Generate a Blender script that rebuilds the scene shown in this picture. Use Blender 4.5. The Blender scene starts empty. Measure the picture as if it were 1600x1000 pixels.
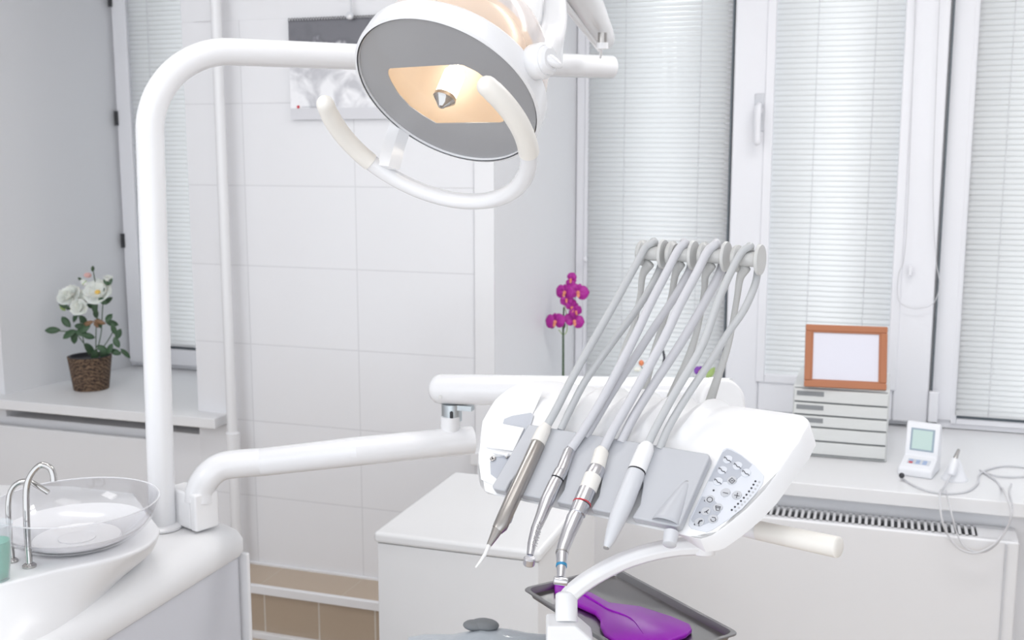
import bpy, bmesh, math, random
from math import sin, cos, pi, radians, sqrt, atan
from mathutils import Vector as V, Matrix
random.seed(7)
scene = bpy.context.scene
C = scene.collection
# ------------------------------------------------------------ camera
F = 1740.0; H = 1.5; YAW = radians(18.6); PIT = atan(270 / F)
fw = V((-sin(YAW) * cos(PIT), cos(YAW) * cos(PIT), -sin(PIT)))
rt = V((cos(YAW), sin(YAW), 0)); up = rt.cross(fw)
CP = V((0, 0, H))
cam = bpy.data.cameras.new('camera'); co = bpy.data.objects.new('camera', cam); C.objects.link(co)
m = Matrix((rt, up, -fw)).transposed().to_4x4(); m.translation = CP
co.matrix_world = m
cam.sensor_width = 36; cam.lens = F / 1600 * 36; cam.clip_start = 0.05
cam.dof.use_dof = True; cam.dof.focus_distance = 1.5; cam.dof.aperture_fstop = 9.0
scene.camera = co
# ------------------------------------------------------------ world, lights, exposure
scene.view_settings.view_transform = 'Standard'; scene.view_settings.look = 'None'
scene.view_settings.gamma = 1; scene.view_settings.use_curve_mapping = False
scene.view_settings.exposure = 0.27
w = bpy.data.worlds.new('daylight'); scene.world = w; w.use_nodes = True
bg = w.node_tree.nodes['Background']
bg.inputs[0].default_value = (0.90, 0.945, 1.0, 1); bg.inputs[1].default_value = 1.6
def area(name, loc, size, power, col=(1, 1, 1), rot=(0, 0, 0)):
    l = bpy.data.lights.new(name, 'AREA'); l.shape = 'RECTANGLE'; l.size, l.size_y = size
    l.energy = power; l.color = col
    o = bpy.data.objects.new(name, l); C.objects.link(o); o.location = loc; o.rotation_euler = rot
    return o
area('unseen_overhead_light', (-0.3, 0.9, 2.62), (1.2, 0.6), 4, (1, 0.99, 0.98))  # unseen overhead area lights, added without any fixtures
area('unseen_overhead_light', (-1.6, 1.7, 2.62), (1.2, 0.3), 7, (1, 0.99, 0.98))
area('unseen_overhead_light', (0.2, 2.5, 2.62), (1.2, 0.3), 15, (1, 0.99, 0.98))  # added to brighten the back wall and cabinets

sl = bpy.data.lights.new('daylight_sun', 'SUN'); sl.energy = 1.7; sl.angle = radians(8); sl.color = (1, 0.97, 0.93)
so_ = bpy.data.objects.new('daylight_sun', sl); C.objects.link(so_)
so_.rotation_euler = V((0.15, -0.84, -0.52)).to_track_quat('-Z', 'Y').to_euler(); so_.location = (0, 6, 4)
area('unseen_overhead_light', (-1.9, -0.3, 2.55), (0.9, 0.9), 12, (1, 0.99, 0.98), (radians(38), 0, radians(-40)))  # unseen tilted key light added at upper left front, no fixture
def ray(x, y): return fw + rt * ((x - 800) / F) - up * ((y - 500) / F)
def P(x, y, Z): return CP + ray(x, y) * Z
def depth(p): return (p - CP).dot(fw)
def onpl(x, y, o, n):
    r = ray(x, y); return CP + r * ((o - CP).dot(n) / r.dot(n))
def onY(x, y, Y): r = ray(x, y); return CP + r * (Y / r.y)
def onX(x, y, X): r = ray(x, y); return CP + r * (X / r.x)
def onZ(x, y, z): r = ray(x, y); return CP + r * ((z - H) / r.z)

# ------------------------------------------------------------ materials
def mat(name, col, rough=0.4, metal=0.0, **k):
    m = bpy.data.materials.new(name); m.use_nodes = True
    b = m.node_tree.nodes['Principled BSDF']
    b.inputs['Base Color'].default_value = (*col, 1)
    b.inputs['Roughness'].default_value = rough; b.inputs['Metallic'].default_value = metal
    for a, v in k.items():
        b.inputs[a.replace('_', ' ')].default_value = v
    return m
def nodes(m): return m.node_tree.nodes, m.node_tree.links, m.node_tree.nodes['Principled BSDF']
def bump_noise(m, scale, strength, dist=0.002, detail=3):
    n, l, b = nodes(m)
    t = n.new('ShaderNodeTexNoise'); t.inputs['Scale'].default_value = scale; t.inputs['Detail'].default_value = detail
    g = n.new('ShaderNodeNewGeometry'); l.new(g.outputs['Position'], t.inputs['Vector'])
    bp = n.new('ShaderNodeBump'); bp.inputs['Strength'].default_value = strength; bp.inputs['Distance'].default_value = dist
    l.new(t.outputs['Fac'], bp.inputs['Height']); l.new(bp.outputs['Normal'], b.inputs['Normal'])
    return m
def emis(name, col, s):
    m = bpy.data.materials.new(name); m.use_nodes = True
    n, l = m.node_tree.nodes, m.node_tree.links
    n.clear(); o = n.new('ShaderNodeOutputMaterial'); e = n.new('ShaderNodeEmission')
    e.inputs[0].default_value = (*col, 1); e.inputs[1].default_value = s
    l.new(e.outputs[0], o.inputs[0]); return m
def clear(name, col, tr=0.8, rough=0.02, gcol=None):
    """thin clear sheet: transparent + glossy by fresnel"""
    m = bpy.data.materials.new(name); m.use_nodes = True
    n, l = m.node_tree.nodes, m.node_tree.links
    n.clear(); o = n.new('ShaderNodeOutputMaterial')
    t = n.new('ShaderNodeBsdfTransparent'); t.inputs[0].default_value = (*col, 1)
    if rough < 0.03:
        p = n.new('ShaderNodeBsdfGlossy'); p.inputs[0].default_value = (1, 1, 1, 1); p.inputs[1].default_value = rough
    else:
        p = n.new('ShaderNodeBsdfPrincipled'); p.inputs['Base Color'].default_value = (*(gcol or (0.9, 0.9, 0.92)), 1)
        p.inputs['Roughness'].default_value = rough
    mx = n.new('ShaderNodeMixShader'); lw = n.new('ShaderNodeLayerWeight'); lw.inputs[0].default_value = 0.5
    fr = n.new('ShaderNodeMath'); fr.operation = 'POWER'; fr.inputs[1].default_value = 5.0; l.new(lw.outputs['Facing'], fr.inputs[0])
    mp = n.new('ShaderNodeMapRange'); mp.inputs['To Min'].default_value = (1 - tr) if rough >= 0.03 else 0.03; mp.inputs['To Max'].default_value = 1.0
    l.new(fr.outputs[0], mp.inputs['Value']); l.new(mp.outputs[0], mx.inputs[0])
    l.new(t.outputs[0], mx.inputs[1]); l.new(p.outputs[0], mx.inputs[2]); l.new(mx.outputs[0], o.inputs[0])
    return m
def tile_mat(name, c1, c2, mortar, bw, rh, axes, off=(0, 0), ms=0.0018, rough=0.18):
    m = mat(name, c1, rough); n, l, b = nodes(m)
    g = n.new('ShaderNodeNewGeometry'); s = n.new('ShaderNodeSeparateXYZ'); c = n.new('ShaderNodeCombineXYZ')
    l.new(g.outputs['Position'], s.inputs[0])
    for i in (0, 1):
        a = n.new('ShaderNodeMath'); a.operation = 'ADD'; a.inputs[1].default_value = off[i]
        l.new(s.outputs[axes[i]], a.inputs[0]); l.new(a.outputs[0], c.inputs[i])
    t = n.new('ShaderNodeTexBrick'); t.offset = 0; t.squash = 1
    t.inputs['Scale'].default_value = 1; t.inputs['Mortar Size'].default_value = ms; t.inputs['Mortar Smooth'].default_value = 0.3
    t.inputs['Brick Width'].default_value = bw; t.inputs['Row Height'].default_value = rh; t.inputs['Bias'].default_value = 0
    t.inputs['Color1'].default_value = (*c1, 1); t.inputs['Color2'].default_value = (*c2, 1); t.inputs['Mortar'].default_value = (*mortar, 1)
    l.new(c.outputs[0], t.inputs['Vector']); l.new(t.outputs['Color'], b.inputs['Base Color'])
    bp = n.new('ShaderNodeBump'); bp.invert = True; bp.inputs['Strength'].default_value = 0.4; bp.inputs['Distance'].default_value = 0.002
    l.new(t.outputs['Fac'], bp.inputs['Height']); l.new(bp.outputs['Normal'], b.inputs['Normal'])
    return m
M = {}
M['enamel'] = mat('white_enamel', (0.79, 0.79, 0.805), 0.22, Coat_Weight=0.3, Coat_Roughness=0.1)
M['plastic'] = mat('white_plastic', (0.84, 0.84, 0.85), 0.32)
M['gloss'] = mat('white_gloss_shell', (0.79, 0.79, 0.80), 0.3)
M['cream'] = mat('cream_rubber', (0.80, 0.775, 0.73), 0.42)
M['paint'] = bump_noise(mat('white_wall_paint', (0.78, 0.78, 0.80), 0.75), 60, 0.05)
M['reveal'] = bump_noise(mat('white_reveal_paint', (0.75, 0.755, 0.775), 0.65), 60, 0.05)
M['tile'] = tile_mat('white_wall_tile', (0.79, 0.79, 0.81), (0.78, 0.78, 0.80), (0.66, 0.66, 0.68), 0.4, 0.2635, ('X', 'Z'), (2.4, 0.205 - 0.2635 + 0.0))
M['pvc'] = mat('white_pvc', (0.80, 0.80, 0.83), 0.3)
M['sill'] = mat('sill_laminate', (0.79, 0.79, 0.80), 0.35)
M['cabinet'] = mat('cabinet_laminate', (0.76, 0.76, 0.765), 0.25)
M['panel'] = mat('blue_grey_side_panel', (0.62, 0.63, 0.68), 0.25)
M['ceiling'] = mat('ceiling_paint', (0.85, 0.85, 0.86), 0.8)
M['beige'] = tile_mat('beige_floor_tile', (0.52, 0.43, 0.34), (0.50, 0.41, 0.33), (0.62, 0.58, 0.52), 0.3, 0.3, ('X', 'Y'), (0.06, 0.0), 0.003, 0.3)
M['beige_v'] = tile_mat('beige_plinth_tile', (0.44, 0.35, 0.265), (0.42, 0.335, 0.255), (0.6, 0.56, 0.5), 0.2, 0.4, ('X', 'Z'), (0.08, 0.15), 0.003, 0.3)
M['greyp'] = mat('light_grey_plastic', (0.60, 0.61, 0.64), 0.35)
M['holder'] = mat('holder_grey_plastic', (0.47, 0.48, 0.51), 0.32)
M['whip'] = mat('whip_arm_grey', (0.50, 0.50, 0.49), 0.3)
M['disc'] = mat('pulley_disc_grey', (0.56, 0.56, 0.55), 0.4)
M['hose'] = mat('hose_silicone', (0.50, 0.51, 0.52), 0.35)
M['hose2'] = mat('hose_silicone_lilac', (0.58, 0.58, 0.61), 0.35)
M['steel'] = mat('brushed_steel', (0.5, 0.49, 0.48), 0.25, 1.0)
M['satin'] = mat('satin_nickel', (0.46, 0.44, 0.42), 0.28, 1.0)
M['alu'] = mat('satin_aluminium', (0.64, 0.64, 0.67), 0.24, 1.0)
M['chrome'] = mat('chrome', (0.50, 0.49, 0.48), 0.07, 1.0)
M['zinc'] = mat('zinc_plate', (0.52, 0.56, 0.58), 0.3, 1.0)
M['dark'] = mat('dark_rubber', (0.03, 0.03, 0.035), 0.5)
M['seam_and_shade'] = mat('window_gasket', (0.12, 0.14, 0.16), 0.6)  # gasket rubber, also the painted gap shadow under two blinds
M['tray'] = mat('tray_steel', (0.28, 0.275, 0.28), 0.33, 1.0)
M['purple'] = mat('magenta_plastic', (0.38, 0.0, 0.55), 0.28)
M['grip_t'] = mat('white_tip_plastic', (0.8, 0.8, 0.8), 0.3)
M['label_grey'] = mat('label_grey', (0.43, 0.45, 0.50), 0.3)
M['label_light'] = mat('label_pale', (0.64, 0.66, 0.71), 0.25)
M['button'] = mat('button_pale_grey', (0.50, 0.51, 0.54), 0.3)
M['ink'] = mat('ink_black', (0.04, 0.04, 0.05), 0.5)
M['ink_grey'] = mat('ink_grey', (0.45, 0.46, 0.48), 0.5)
M['red'] = mat('red_ring', (0.55, 0.03, 0.05), 0.4)
M['blue'] = mat('blue_ring', (0.02, 0.22, 0.42), 0.4)
M['slat'] = mat('blind_slat', (0.74, 0.75, 0.77), 0.35)
sm_ = M['slat']; n_, l_, b_ = nodes(sm_); b_.inputs['Base Color'].default_value = (0.86, 0.87, 0.88, 1)
t_ = n_.new('ShaderNodeBsdfTranslucent'); t_.inputs[0].default_value = (0.88, 0.875, 0.87, 1); x_ = n_.new('ShaderNodeMixShader'); x_.inputs[0].default_value = 0.5
l_.new(b_.outputs[0], x_.inputs[1]); l_.new(t_.outputs[0], x_.inputs[2]); l_.new(x_.outputs[0], n_['Material Output'].inputs[0])
M['cordm'] = mat('blind_cord', (0.62, 0.62, 0.64), 0.6)
M['pane'] = clear('window_pane_glass', (0.95, 0.97, 0.97), 0.97)
M['bowlg'] = clear('clear_bowl_glass', (0.93, 0.93, 0.94), 0.95)
M['frost'] = clear('bowl_glass', (0.97, 0.97, 0.98), 0.45, 0.12, (0.90, 0.90, 0.92))
M['glassrim'] = mat('glass_rim', (0.86, 0.87, 0.89), 0.1)
M['cupm'] = clear('cup_plastic', (0.93, 0.94, 0.95), 0.8, 0.05)
M['lens'] = clear('lamp_lens', (0.98, 0.98, 0.98), 0.96)
M['dome'] = clear('lamp_dome', (0.97, 0.96, 0.96), 0.72, 0.1, (0.9, 0.86, 0.85))
M['mask'] = mat('lens_mask_grey', (0.33, 0.33, 0.34), 0.12)
M['water'] = clear('mouthwash', (0.25, 0.85, 0.70), 0.65, 0.05, (0.15, 0.7, 0.55))
M['wood'] = bump_noise(mat('frame_wood', (0.42, 0.16, 0.075), 0.35), 200, 0.2, 0.0005)
M['paper'] = mat('frame_paper', (0.72, 0.72, 0.80), 0.25)
M['drawer'] = mat('drawer_unit_grey', (0.66, 0.67, 0.66), 0.4)
M['drawer_dark'] = mat('drawer_label_and_shade_grey', (0.24, 0.25, 0.26), 0.4)  # label holders, also the painted shade between drawers
M['lcd'] = mat('lcd_screen', (0.52, 0.66, 0.62), 0.1)
M['lcdf'] = mat('lcd_bezel', (0.32, 0.40, 0.47), 0.3)
M['leaf'] = mat('leaf_green', (0.045, 0.10, 0.045), 0.4)
M['leaf2'] = mat('leaf_bronze', (0.22, 0.12, 0.06), 0.5)
M['bud'] = mat('bud_green', (0.35, 0.48, 0.16), 0.5)
M['stem'] = mat('stem_dark', (0.05, 0.09, 0.04), 0.5)
M['petal'] = mat('petal_white', (0.86, 0.87, 0.80), 0.5, Subsurface_Weight=0.2)
M['petal_c'] = mat('petal_centre', (0.85, 0.55, 0.12), 0.6)
M['petal_p'] = mat('petal_pink', (0.75, 0.45, 0.42), 0.5)
M['magenta'] = mat('orchid_petal', (0.42, 0.012, 0.30), 0.45)
M['magenta2'] = mat('orchid_lip', (0.80, 0.28, 0.18), 0.5)
M['violet'] = mat('violet_petal', (0.22, 0.06, 0.42), 0.5)
M['orange'] = mat('orange_petal', (0.80, 0.26, 0.12), 0.5)
M['fabric'] = bump_noise(mat('headrest_cover', (0.40, 0.44, 0.48), 0.35, Coat_Weight=0.4), 35, 0.6, 0.006)
M['fabric_d'] = mat('headrest_dark', (0.16, 0.17, 0.18), 0.5)
M['stand'] = mat('device_white', (0.80, 0.81, 0.84), 0.3)
M['void'] = mat('grille_interior', (0.13, 0.14, 0.15), 0.7)
# basket weave
bk = mat('basket_weave', (0.10, 0.06, 0.035), 0.7); n_, l_, b_ = nodes(bk)
g_ = n_.new('ShaderNodeNewGeometry'); wv = n_.new('ShaderNodeTexWave'); wv.bands_direction = 'Z'
mpn = n_.new('ShaderNodeMapping'); mpn.inputs['Rotation'].default_value = (0.5, 0.3, 0)
l_.new(g_.outputs['Position'], mpn.inputs[0]); l_.new(mpn.outputs[0], wv.inputs['Vector'])
wv.inputs['Scale'].default_value = 28; wv.inputs['Distortion'].default_value = 8; wv.inputs['Detail Scale'].default_value = 3
cr_ = n_.new('ShaderNodeValToRGB'); cr_.color_ramp.elements[0].color = (0.035, 0.02, 0.015, 1); cr_.color_ramp.elements[1].color = (0.24, 0.15, 0.09, 1)
l_.new(wv.outputs['Fac'], cr_.inputs[0]); l_.new(cr_.outputs[0], b_.inputs['Base Color'])
bp_ = n_.new('ShaderNodeBump'); bp_.inputs['Distance'].default_value = 0.004; l_.new(wv.outputs['Fac'], bp_.inputs['Height']); l_.new(bp_.outputs[0], b_.inputs['Normal'])
M['basket'] = bk
# black and white calendar photo (light rounded shapes on dark sky)
cm = mat('calendar_print', (0.5, 0.5, 0.5), 0.35); n_, l_, b_ = nodes(cm)
g_ = n_.new('ShaderNodeNewGeometry'); sp = n_.new('ShaderNodeSeparateXYZ'); l_.new(g_.outputs['Position'], sp.inputs[0])
ns = n_.new('ShaderNodeTexNoise'); ns.inputs['Scale'].default_value = 9; ns.inputs['Detail'].default_value = 5; ns.inputs['Distortion'].default_value = 1.6
l_.new(g_.outputs['Position'], ns.inputs['Vector'])
r1 = n_.new('ShaderNodeValToRGB'); r1.color_ramp.elements[0].position = 0.36; r1.color_ramp.elements[1].position = 0.6
r1.color_ramp.elements[0].color = (0.10, 0.10, 0.12, 1); r1.color_ramp.elements[1].color = (0.72, 0.72, 0.75, 1)
l_.new(ns.outputs['Fac'], r1.inputs[0])
mr = n_.new('ShaderNodeMapRange'); mr.inputs['From Min'].default_value = 1.60; mr.inputs['From Max'].default_value = 1.84
l_.new(sp.outputs['Z'], mr.inputs['Value'])
ad = n_.new('ShaderNodeMath'); ad.operation = 'ADD'
ns2 = n_.new('ShaderNodeTexNoise'); ns2.inputs['Scale'].default_value = 14; ns2.inputs['Detail'].default_value = 4
l_.new(g_.outputs['Position'], ns2.inputs['Vector'])
sb = n_.new('ShaderNodeMath'); sb.operation = 'MULTIPLY_ADD'; sb.inputs[1].default_value = 0.9; sb.inputs[2].default_value = -0.45
l_.new(ns2.outputs['Fac'], sb.inputs[0]); l_.new(mr.outputs[0], ad.inputs[0]); l_.new(sb.outputs[0], ad.inputs[1])
r2 = n_.new('ShaderNodeValToRGB'); els = r2.color_ramp.elements
els[0].position = 0.0; els[0].color = (0.55, 0.55, 0.58, 1); els[1].position = 0.95; els[1].color = (0.16, 0.16, 0.18, 1)
e = els.new(0.72); e.color = (0.45, 0.45, 0.47, 1); e = els.new(0.82); e.color = (0.13, 0.13, 0.15, 1)
l_.new(ad.outputs[0], r2.inputs[0])
mxx = n_.new('ShaderNodeMix'); mxx.data_type = 'RGBA'; mxx.blend_type = 'SCREEN'; 
mr3 = n_.new('ShaderNodeMapRange'); mr3.inputs['From Min'].default_value = 0.85; mr3.inputs['From Max'].default_value = 0.70
l_.new(ad.outputs[0], mr3.inputs['Value']); l_.new(mr3.outputs[0], mxx.inputs[0])
l_.new(r2.outputs[0], mxx.inputs[6]); l_.new(r1.outputs[0], mxx.inputs[7]); l_.new(mxx.outputs[2], b_.inputs['Base Color'])
M['calendar'] = cm
# lamp reflector: warm, half lets light through
rm = bpy.data.materials.new('warm_reflector'); rm.use_nodes = True
n_, l_ = rm.node_tree.nodes, rm.node_tree.links; n_.clear()
oo = n_.new('ShaderNodeOutputMaterial'); mx1 = n_.new('ShaderNodeMixShader'); mx2 = n_.new('ShaderNodeMixShader')
df = n_.new('ShaderNodeBsdfDiffuse'); df.inputs[0].default_value = (0.93, 0.80, 0.62, 1)
tl = n_.new('ShaderNodeBsdfTranslucent'); tl.inputs[0].default_value = (0.95, 0.72, 0.55, 1)
gl = n_.new('ShaderNodeBsdfGlossy'); gl.inputs[0].default_value = (1.0, 0.86, 0.70, 1); gl.inputs[1].default_value = 0.22
mx1.inputs[0].default_value = 0.45; mx2.inputs[0].default_value = 0.15
l_.new(df.outputs[0], mx1.inputs[1]); l_.new(tl.outputs[0], mx1.inputs[2]); l_.new(mx1.outputs[0], mx2.inputs[1]); l_.new(gl.outputs[0], mx2.inputs[2]); l_.new(mx2.outputs[0], oo.inputs[0])
M['reflector'] = rm
M['bulb'] = emis('halogen_bulb', (1.0, 0.90, 0.74), 9.0)

# ------------------------------------------------------------ mesh helpers
class MB:
    def __init__(s): s.v = []; s.f = []
    def add(s, vs, fs):
        k = len(s.v); s.v += [V(p) for p in vs]; s.f += [tuple(i + k for i in f) for f in fs]; return s
    def box(s, a, b, fr=None):
        (x0, y0, z0), (x1, y1, z1) = a, b
        vs = [(x0, y0, z0), (x1, y0, z0), (x1, y1, z0), (x0, y1, z0), (x0, y0, z1), (x1, y0, z1), (x1, y1, z1), (x0, y1, z1)]
        if fr: vs = [fr(*p) for p in vs]
        return s.add(vs, [(0, 3, 2, 1), (4, 5, 6, 7), (0, 1, 5, 4), (1, 2, 6, 5), (2, 3, 7, 6), (3, 0, 4, 7)])
    def rings(s, rings, closed=True, cap=True):
        n = len(rings[0]); vs = [p for r in rings for p in r]; fs = []
        for i in range(len(rings) - 1):
            for j in range(n if closed else n - 1):
                k = (j + 1) % n
                fs.append((i * n + j, i * n + k, (i + 1) * n + k, (i + 1) * n + j))
        if cap and closed:
            fs.append(tuple(range(n))[::-1]); fs.append(tuple((len(rings) - 1) * n + j for j in range(n)))
        return s.add(vs, fs)
    def tube(s, pts, r, seg=20, dome=(0, 0), flat=1.0, ref=None):
        pts = [V(p) for p in pts]; n = len(pts)
        rs = list(r) if hasattr(r, '__len__') else [r] * n
        T = []
        for i in range(n):
            a = pts[max(i - 1, 0)]; b = pts[min(i + 1, n - 1)]; T.append((b - a).normalized())
        nrm = V(ref) if ref is not None else T[0].orthogonal()
        rings = []
        def ring(c, nr, t, rr):
            bi = t.cross(nr).normalized()
            return [c + nr * (cos(q) * rr) + bi * (sin(q) * rr * flat) for q in [2 * pi * j / seg for j in range(seg)]]
        for i in range(n):
            t = T[i]; nrm = (nrm - t * nrm.dot(t)).normalized()
            if i == 0 and dome[0]:
                for a in (85, 65, 45, 22):
                    q = radians(a); rings.append(ring(pts[0] - t * sin(q) * rs[0] * dome[0], nrm, t, rs[0] * cos(q)))
            rings.append(ring(pts[i], nrm, t, rs[i]))
            if i == n - 1 and dome[1]:
                for a in (22, 45, 65, 85):
                    q = radians(a); rings.append(ring(pts[i] + t * sin(q) * rs[i] * dome[1], nrm, t, rs[i] * cos(q)))
        return s.rings(rings)
    def lathe(s, prof, o, ax=(0, 0, 1), seg=48, cap=True, ref=None):
        ax = V(ax).normalized(); a = V(ref).normalized() if ref is not None else ax.orthogonal().normalized(); b = ax.cross(a); o = V(o)
        return s.rings([[o + ax * h + (a * cos(q) + b * sin(q)) * r for q in [2 * pi * j / seg for j in range(seg)]] for r, h in prof], cap=cap)
    def prism(s, poly, off):
        n = len(poly); off = V(off); p = [V(q) for q in poly]
        return s.add(p + [q + off for q in p], [tuple(range(n))[::-1], tuple(range(n, 2 * n))] + [(i, (i + 1) % n, n + (i + 1) % n, n + i) for i in range(n)])
    def ball(s, c, r, sc=(1, 1, 1), seg=16, rg=10, fr=None):
        rings = []
        for i in range(rg + 1):
            t = pi * i / rg; t = min(max(t, 0.05), pi - 0.05)
            ring = []
            for j in range(seg):
                q = 2 * pi * j / seg; p = V((sin(t) * cos(q) * sc[0], sin(t) * sin(q) * sc[1], cos(t) * sc[2])) * r
                ring.append(V(c) + (fr @ p if fr else p))
            rings.append(ring)
        return s.rings(rings)
WO = {}
def tag(o, label=None, cat=None, group=None, kind=None):
    if label: o['label'] = label
    if cat: o['category'] = cat
    if group: o['group'] = group
    if kind: o['kind'] = kind
    return o
def thing(name, loc, label, cat, group=None):
    o = bpy.data.objects.new(name, None); C.objects.link(o); o.location = V(loc); o.empty_display_size = 0.02
    WO[o.name] = V(loc); return tag(o, label, cat, group)
def obj(name, mb, mt, parent=None, smooth=True, bevel=0, ang=35, bseg=3, sub=0, solid=0, label=None):
    vs = mb.v
    if parent is not None: org = WO[parent.name]
    else:
        org = V((sum(p.x for p in vs) / len(vs), sum(p.y for p in vs) / len(vs), min(p.z for p in vs)))
    me = bpy.data.meshes.new(name); me.from_pydata([p - org for p in vs], [], mb.f)
    bm = bmesh.new(); bm.from_mesh(me)
    bmesh.ops.recalc_face_normals(bm, faces=bm.faces); bm.to_mesh(me); bm.free()
    me.materials.append(M[mt] if isinstance(mt, str) else mt)
    o = bpy.data.objects.new(name, me); C.objects.link(o); WO[o.name] = org.copy()
    if parent is not None: o.parent = parent
    else: o.location = org
    if smooth:
        me.polygons.foreach_set('use_smooth', [True] * len(me.polygons))
        if not bevel: me.set_sharp_from_angle(angle=radians(ang))
    if solid:
        md = o.modifiers.new('solid', 'SOLIDIFY'); md.thickness = solid; md.offset = 0
    if bevel:
        md = o.modifiers.new('bevel', 'BEVEL'); md.width = bevel; md.segments = bseg; md.limit_method = 'ANGLE'; md.angle_limit = radians(40)
        md.harden_normals = True
    if sub:
        md = o.modifiers.new('sub', 'SUBSURF'); md.levels = sub; md.render_levels = sub
    if label: o['label'] = label
    return o
def struct(name, mb, mt, parent=None, **k):
    o = obj(name, mb, mt, parent, **k)
    if parent is None: o['kind'] = 'structure'
    return o
def cr(pts, n=8):
    """catmull-rom through pts (lists of floats)"""
    pts = [V(p) for p in pts]; q = [pts[0] * 2 - pts[1]] + pts + [pts[-1] * 2 - pts[-2]]; out = []
    for i in range(1, len(q) - 2):
        for k in range(n):
            t = k / n; a, b, c, d = q[i - 1], q[i], q[i + 1], q[i + 2]
            out.append(0.5 * ((2 * b) + (c - a) * t + (2 * a - 5 * b + 4 * c - d) * t * t + (3 * b - a - 3 * c + d) * t ** 3))
    out.append(pts[-1]); return out
def lerp(keys, x):
    if x <= keys[0][0]: return keys[0][1]
    for (a, u), (b, v) in zip(keys, keys[1:]):
        if x <= b: return u + (v - u) * (x - a) / (b - a)
    return keys[-1][1]
def box(a, b): return MB().box(a, b)

# ------------------------------------------------------------ the room
FL = -0.10; CE = 2.65; YW = 3.2; YG = 3.95; SZ = 0.56
struct('floor', box((-4.2, -1.2, FL - 0.1), (3.2, 4.3, FL)), 'beige', smooth=False)
struct('ceiling', box((-4.2, -1.2, CE), (3.2, 4.3, CE + 0.1)), 'ceiling', smooth=False)
struct('wall_left', box((-4.3, -1.2, FL), (-4.2, 4.3, CE)), 'paint', smooth=False)
struct('wall_right', box((3.2, -1.2, FL), (3.3, 4.3, CE)), 'paint', smooth=False)
NL0, NL1 = onY(8, 600, 3.2).x, -2.215; YL = 3.80; SL = 0.603        # left niche
NR0 = -1.133; NR0b = -1.068; NR1 = 1.5   # right niche
struct('wall_back', box((NL1, YW, FL), (-1.195, 4.1, 1.902)), 'tile', smooth=False)
# the painted wall round the tiles
pw = box((NL1, YW, 1.902), (-1.195, 4.1, CE)).box((-4.2, YW, FL), (NL0 - .06, 4.1, CE))
pw.box((NL0 - .06, YW, FL), (NL1, 4.1, 0.52)).box((NL0 - .06, YW, 2.35), (NL1, 4.1, CE))
pw.box((NR0, YW, FL), (NR1, 4.1, 0.52)).box((NR0, YW, 2.35), (NR1, 4.1, CE)).box((NR1, YW, FL), (3.2, 4.1, CE))
struct('wall_window_side', pw, 'paint', smooth=False)
struct('trim_1', box((-1.195, YW - 0.006, FL), (NR0, YW + 0.02, CE)), 'enamel', smooth=False)
rv = MB().add([(NR0, YW + .001, 0.5), (NR0b, 4.1, 0.5), (-1.2, 4.1, 0.5), (-1.2, YW + .02, .5), (NR0, YW + .001, CE), (NR0b, 4.1, CE), (-1.2, 4.1, CE), (-1.2, YW + .02, CE)],
     [(0, 1, 2, 3), (4, 5, 6, 7), (0, 1, 5, 4), (1, 2, 6, 5), (2, 3, 7, 6), (3, 0, 4, 7)])
struct('wall_right_niche', rv, 'reveal', smooth=False)
NLb = -2.945
struct('wall_left_niche', MB().prism([V((NL0, YW - .004, .52)), V((NL0 + (NLb - NL0) * 1.5, 4.1, .52)), V((NL0 - .06, 4.1, .52)), V((NL0 - .06, YW - .004, .52))], (0, 0, 1.83)), 'reveal', smooth=False)
# wall box-out at top left of the tiles
struct('trim_2', box((onY(303, 20, YW).x, YW - 0.005, 1.902), (onY(338, 20, YW).x, YW - .0005, CE)), 'paint', smooth=False)
# tiled ledge along the wall foot
lz = 0.074; ly = 3.035
struct('baseboard_back', box((-2.3, ly, FL), (-1.0, YW, lz)), 'beige_v', smooth=False)
struct('trim_3', box((-2.3, ly + 0.004, lz), (-1.0, YW, lz + 0.004)), tile_mat('beige_ledge_tile', (0.47, 0.375, 0.285), (0.45, 0.36, 0.275), (0.5, 0.44, 0.36), 0.3, 0.6, ('X', 'Y'), (0.10, 0.1), 0.002, 0.3), smooth=False)
struct('trim_4', box((-2.3, ly - 0.012, lz - 0.022), (-1.0, ly + 0.005, lz + 0.006)), 'enamel', bevel=0.002)
struct('trim_5', box((-2.3, ly - 0.02, FL), (-1.0, ly, FL + 0.02)), 'enamel', bevel=0.002)
struct('trim_6', box((-2.3, YW - 0.008, lz), (-1.0, YW, lz + 0.012)), 'enamel', bevel=0.002)

# sills
a = onY(335, 650, 3.12)
t = tag(obj('window_sill', MB().box((-3.6, 3.12, SL - 0.036), (a.x, YL + .05, SL)), 'sill', bevel=0.004),
        'white laminate window sill on the left, the rose pot standing on it', 'window sill')
t = tag(obj('window_sill', MB().box((-1.2, 3.15, SZ - 0.042), (1.7, 4.0, SZ)), 'sill', bevel=0.004),
        'long white window sill on the right, holding the drawer unit and picture frame', 'window sill')

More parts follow.
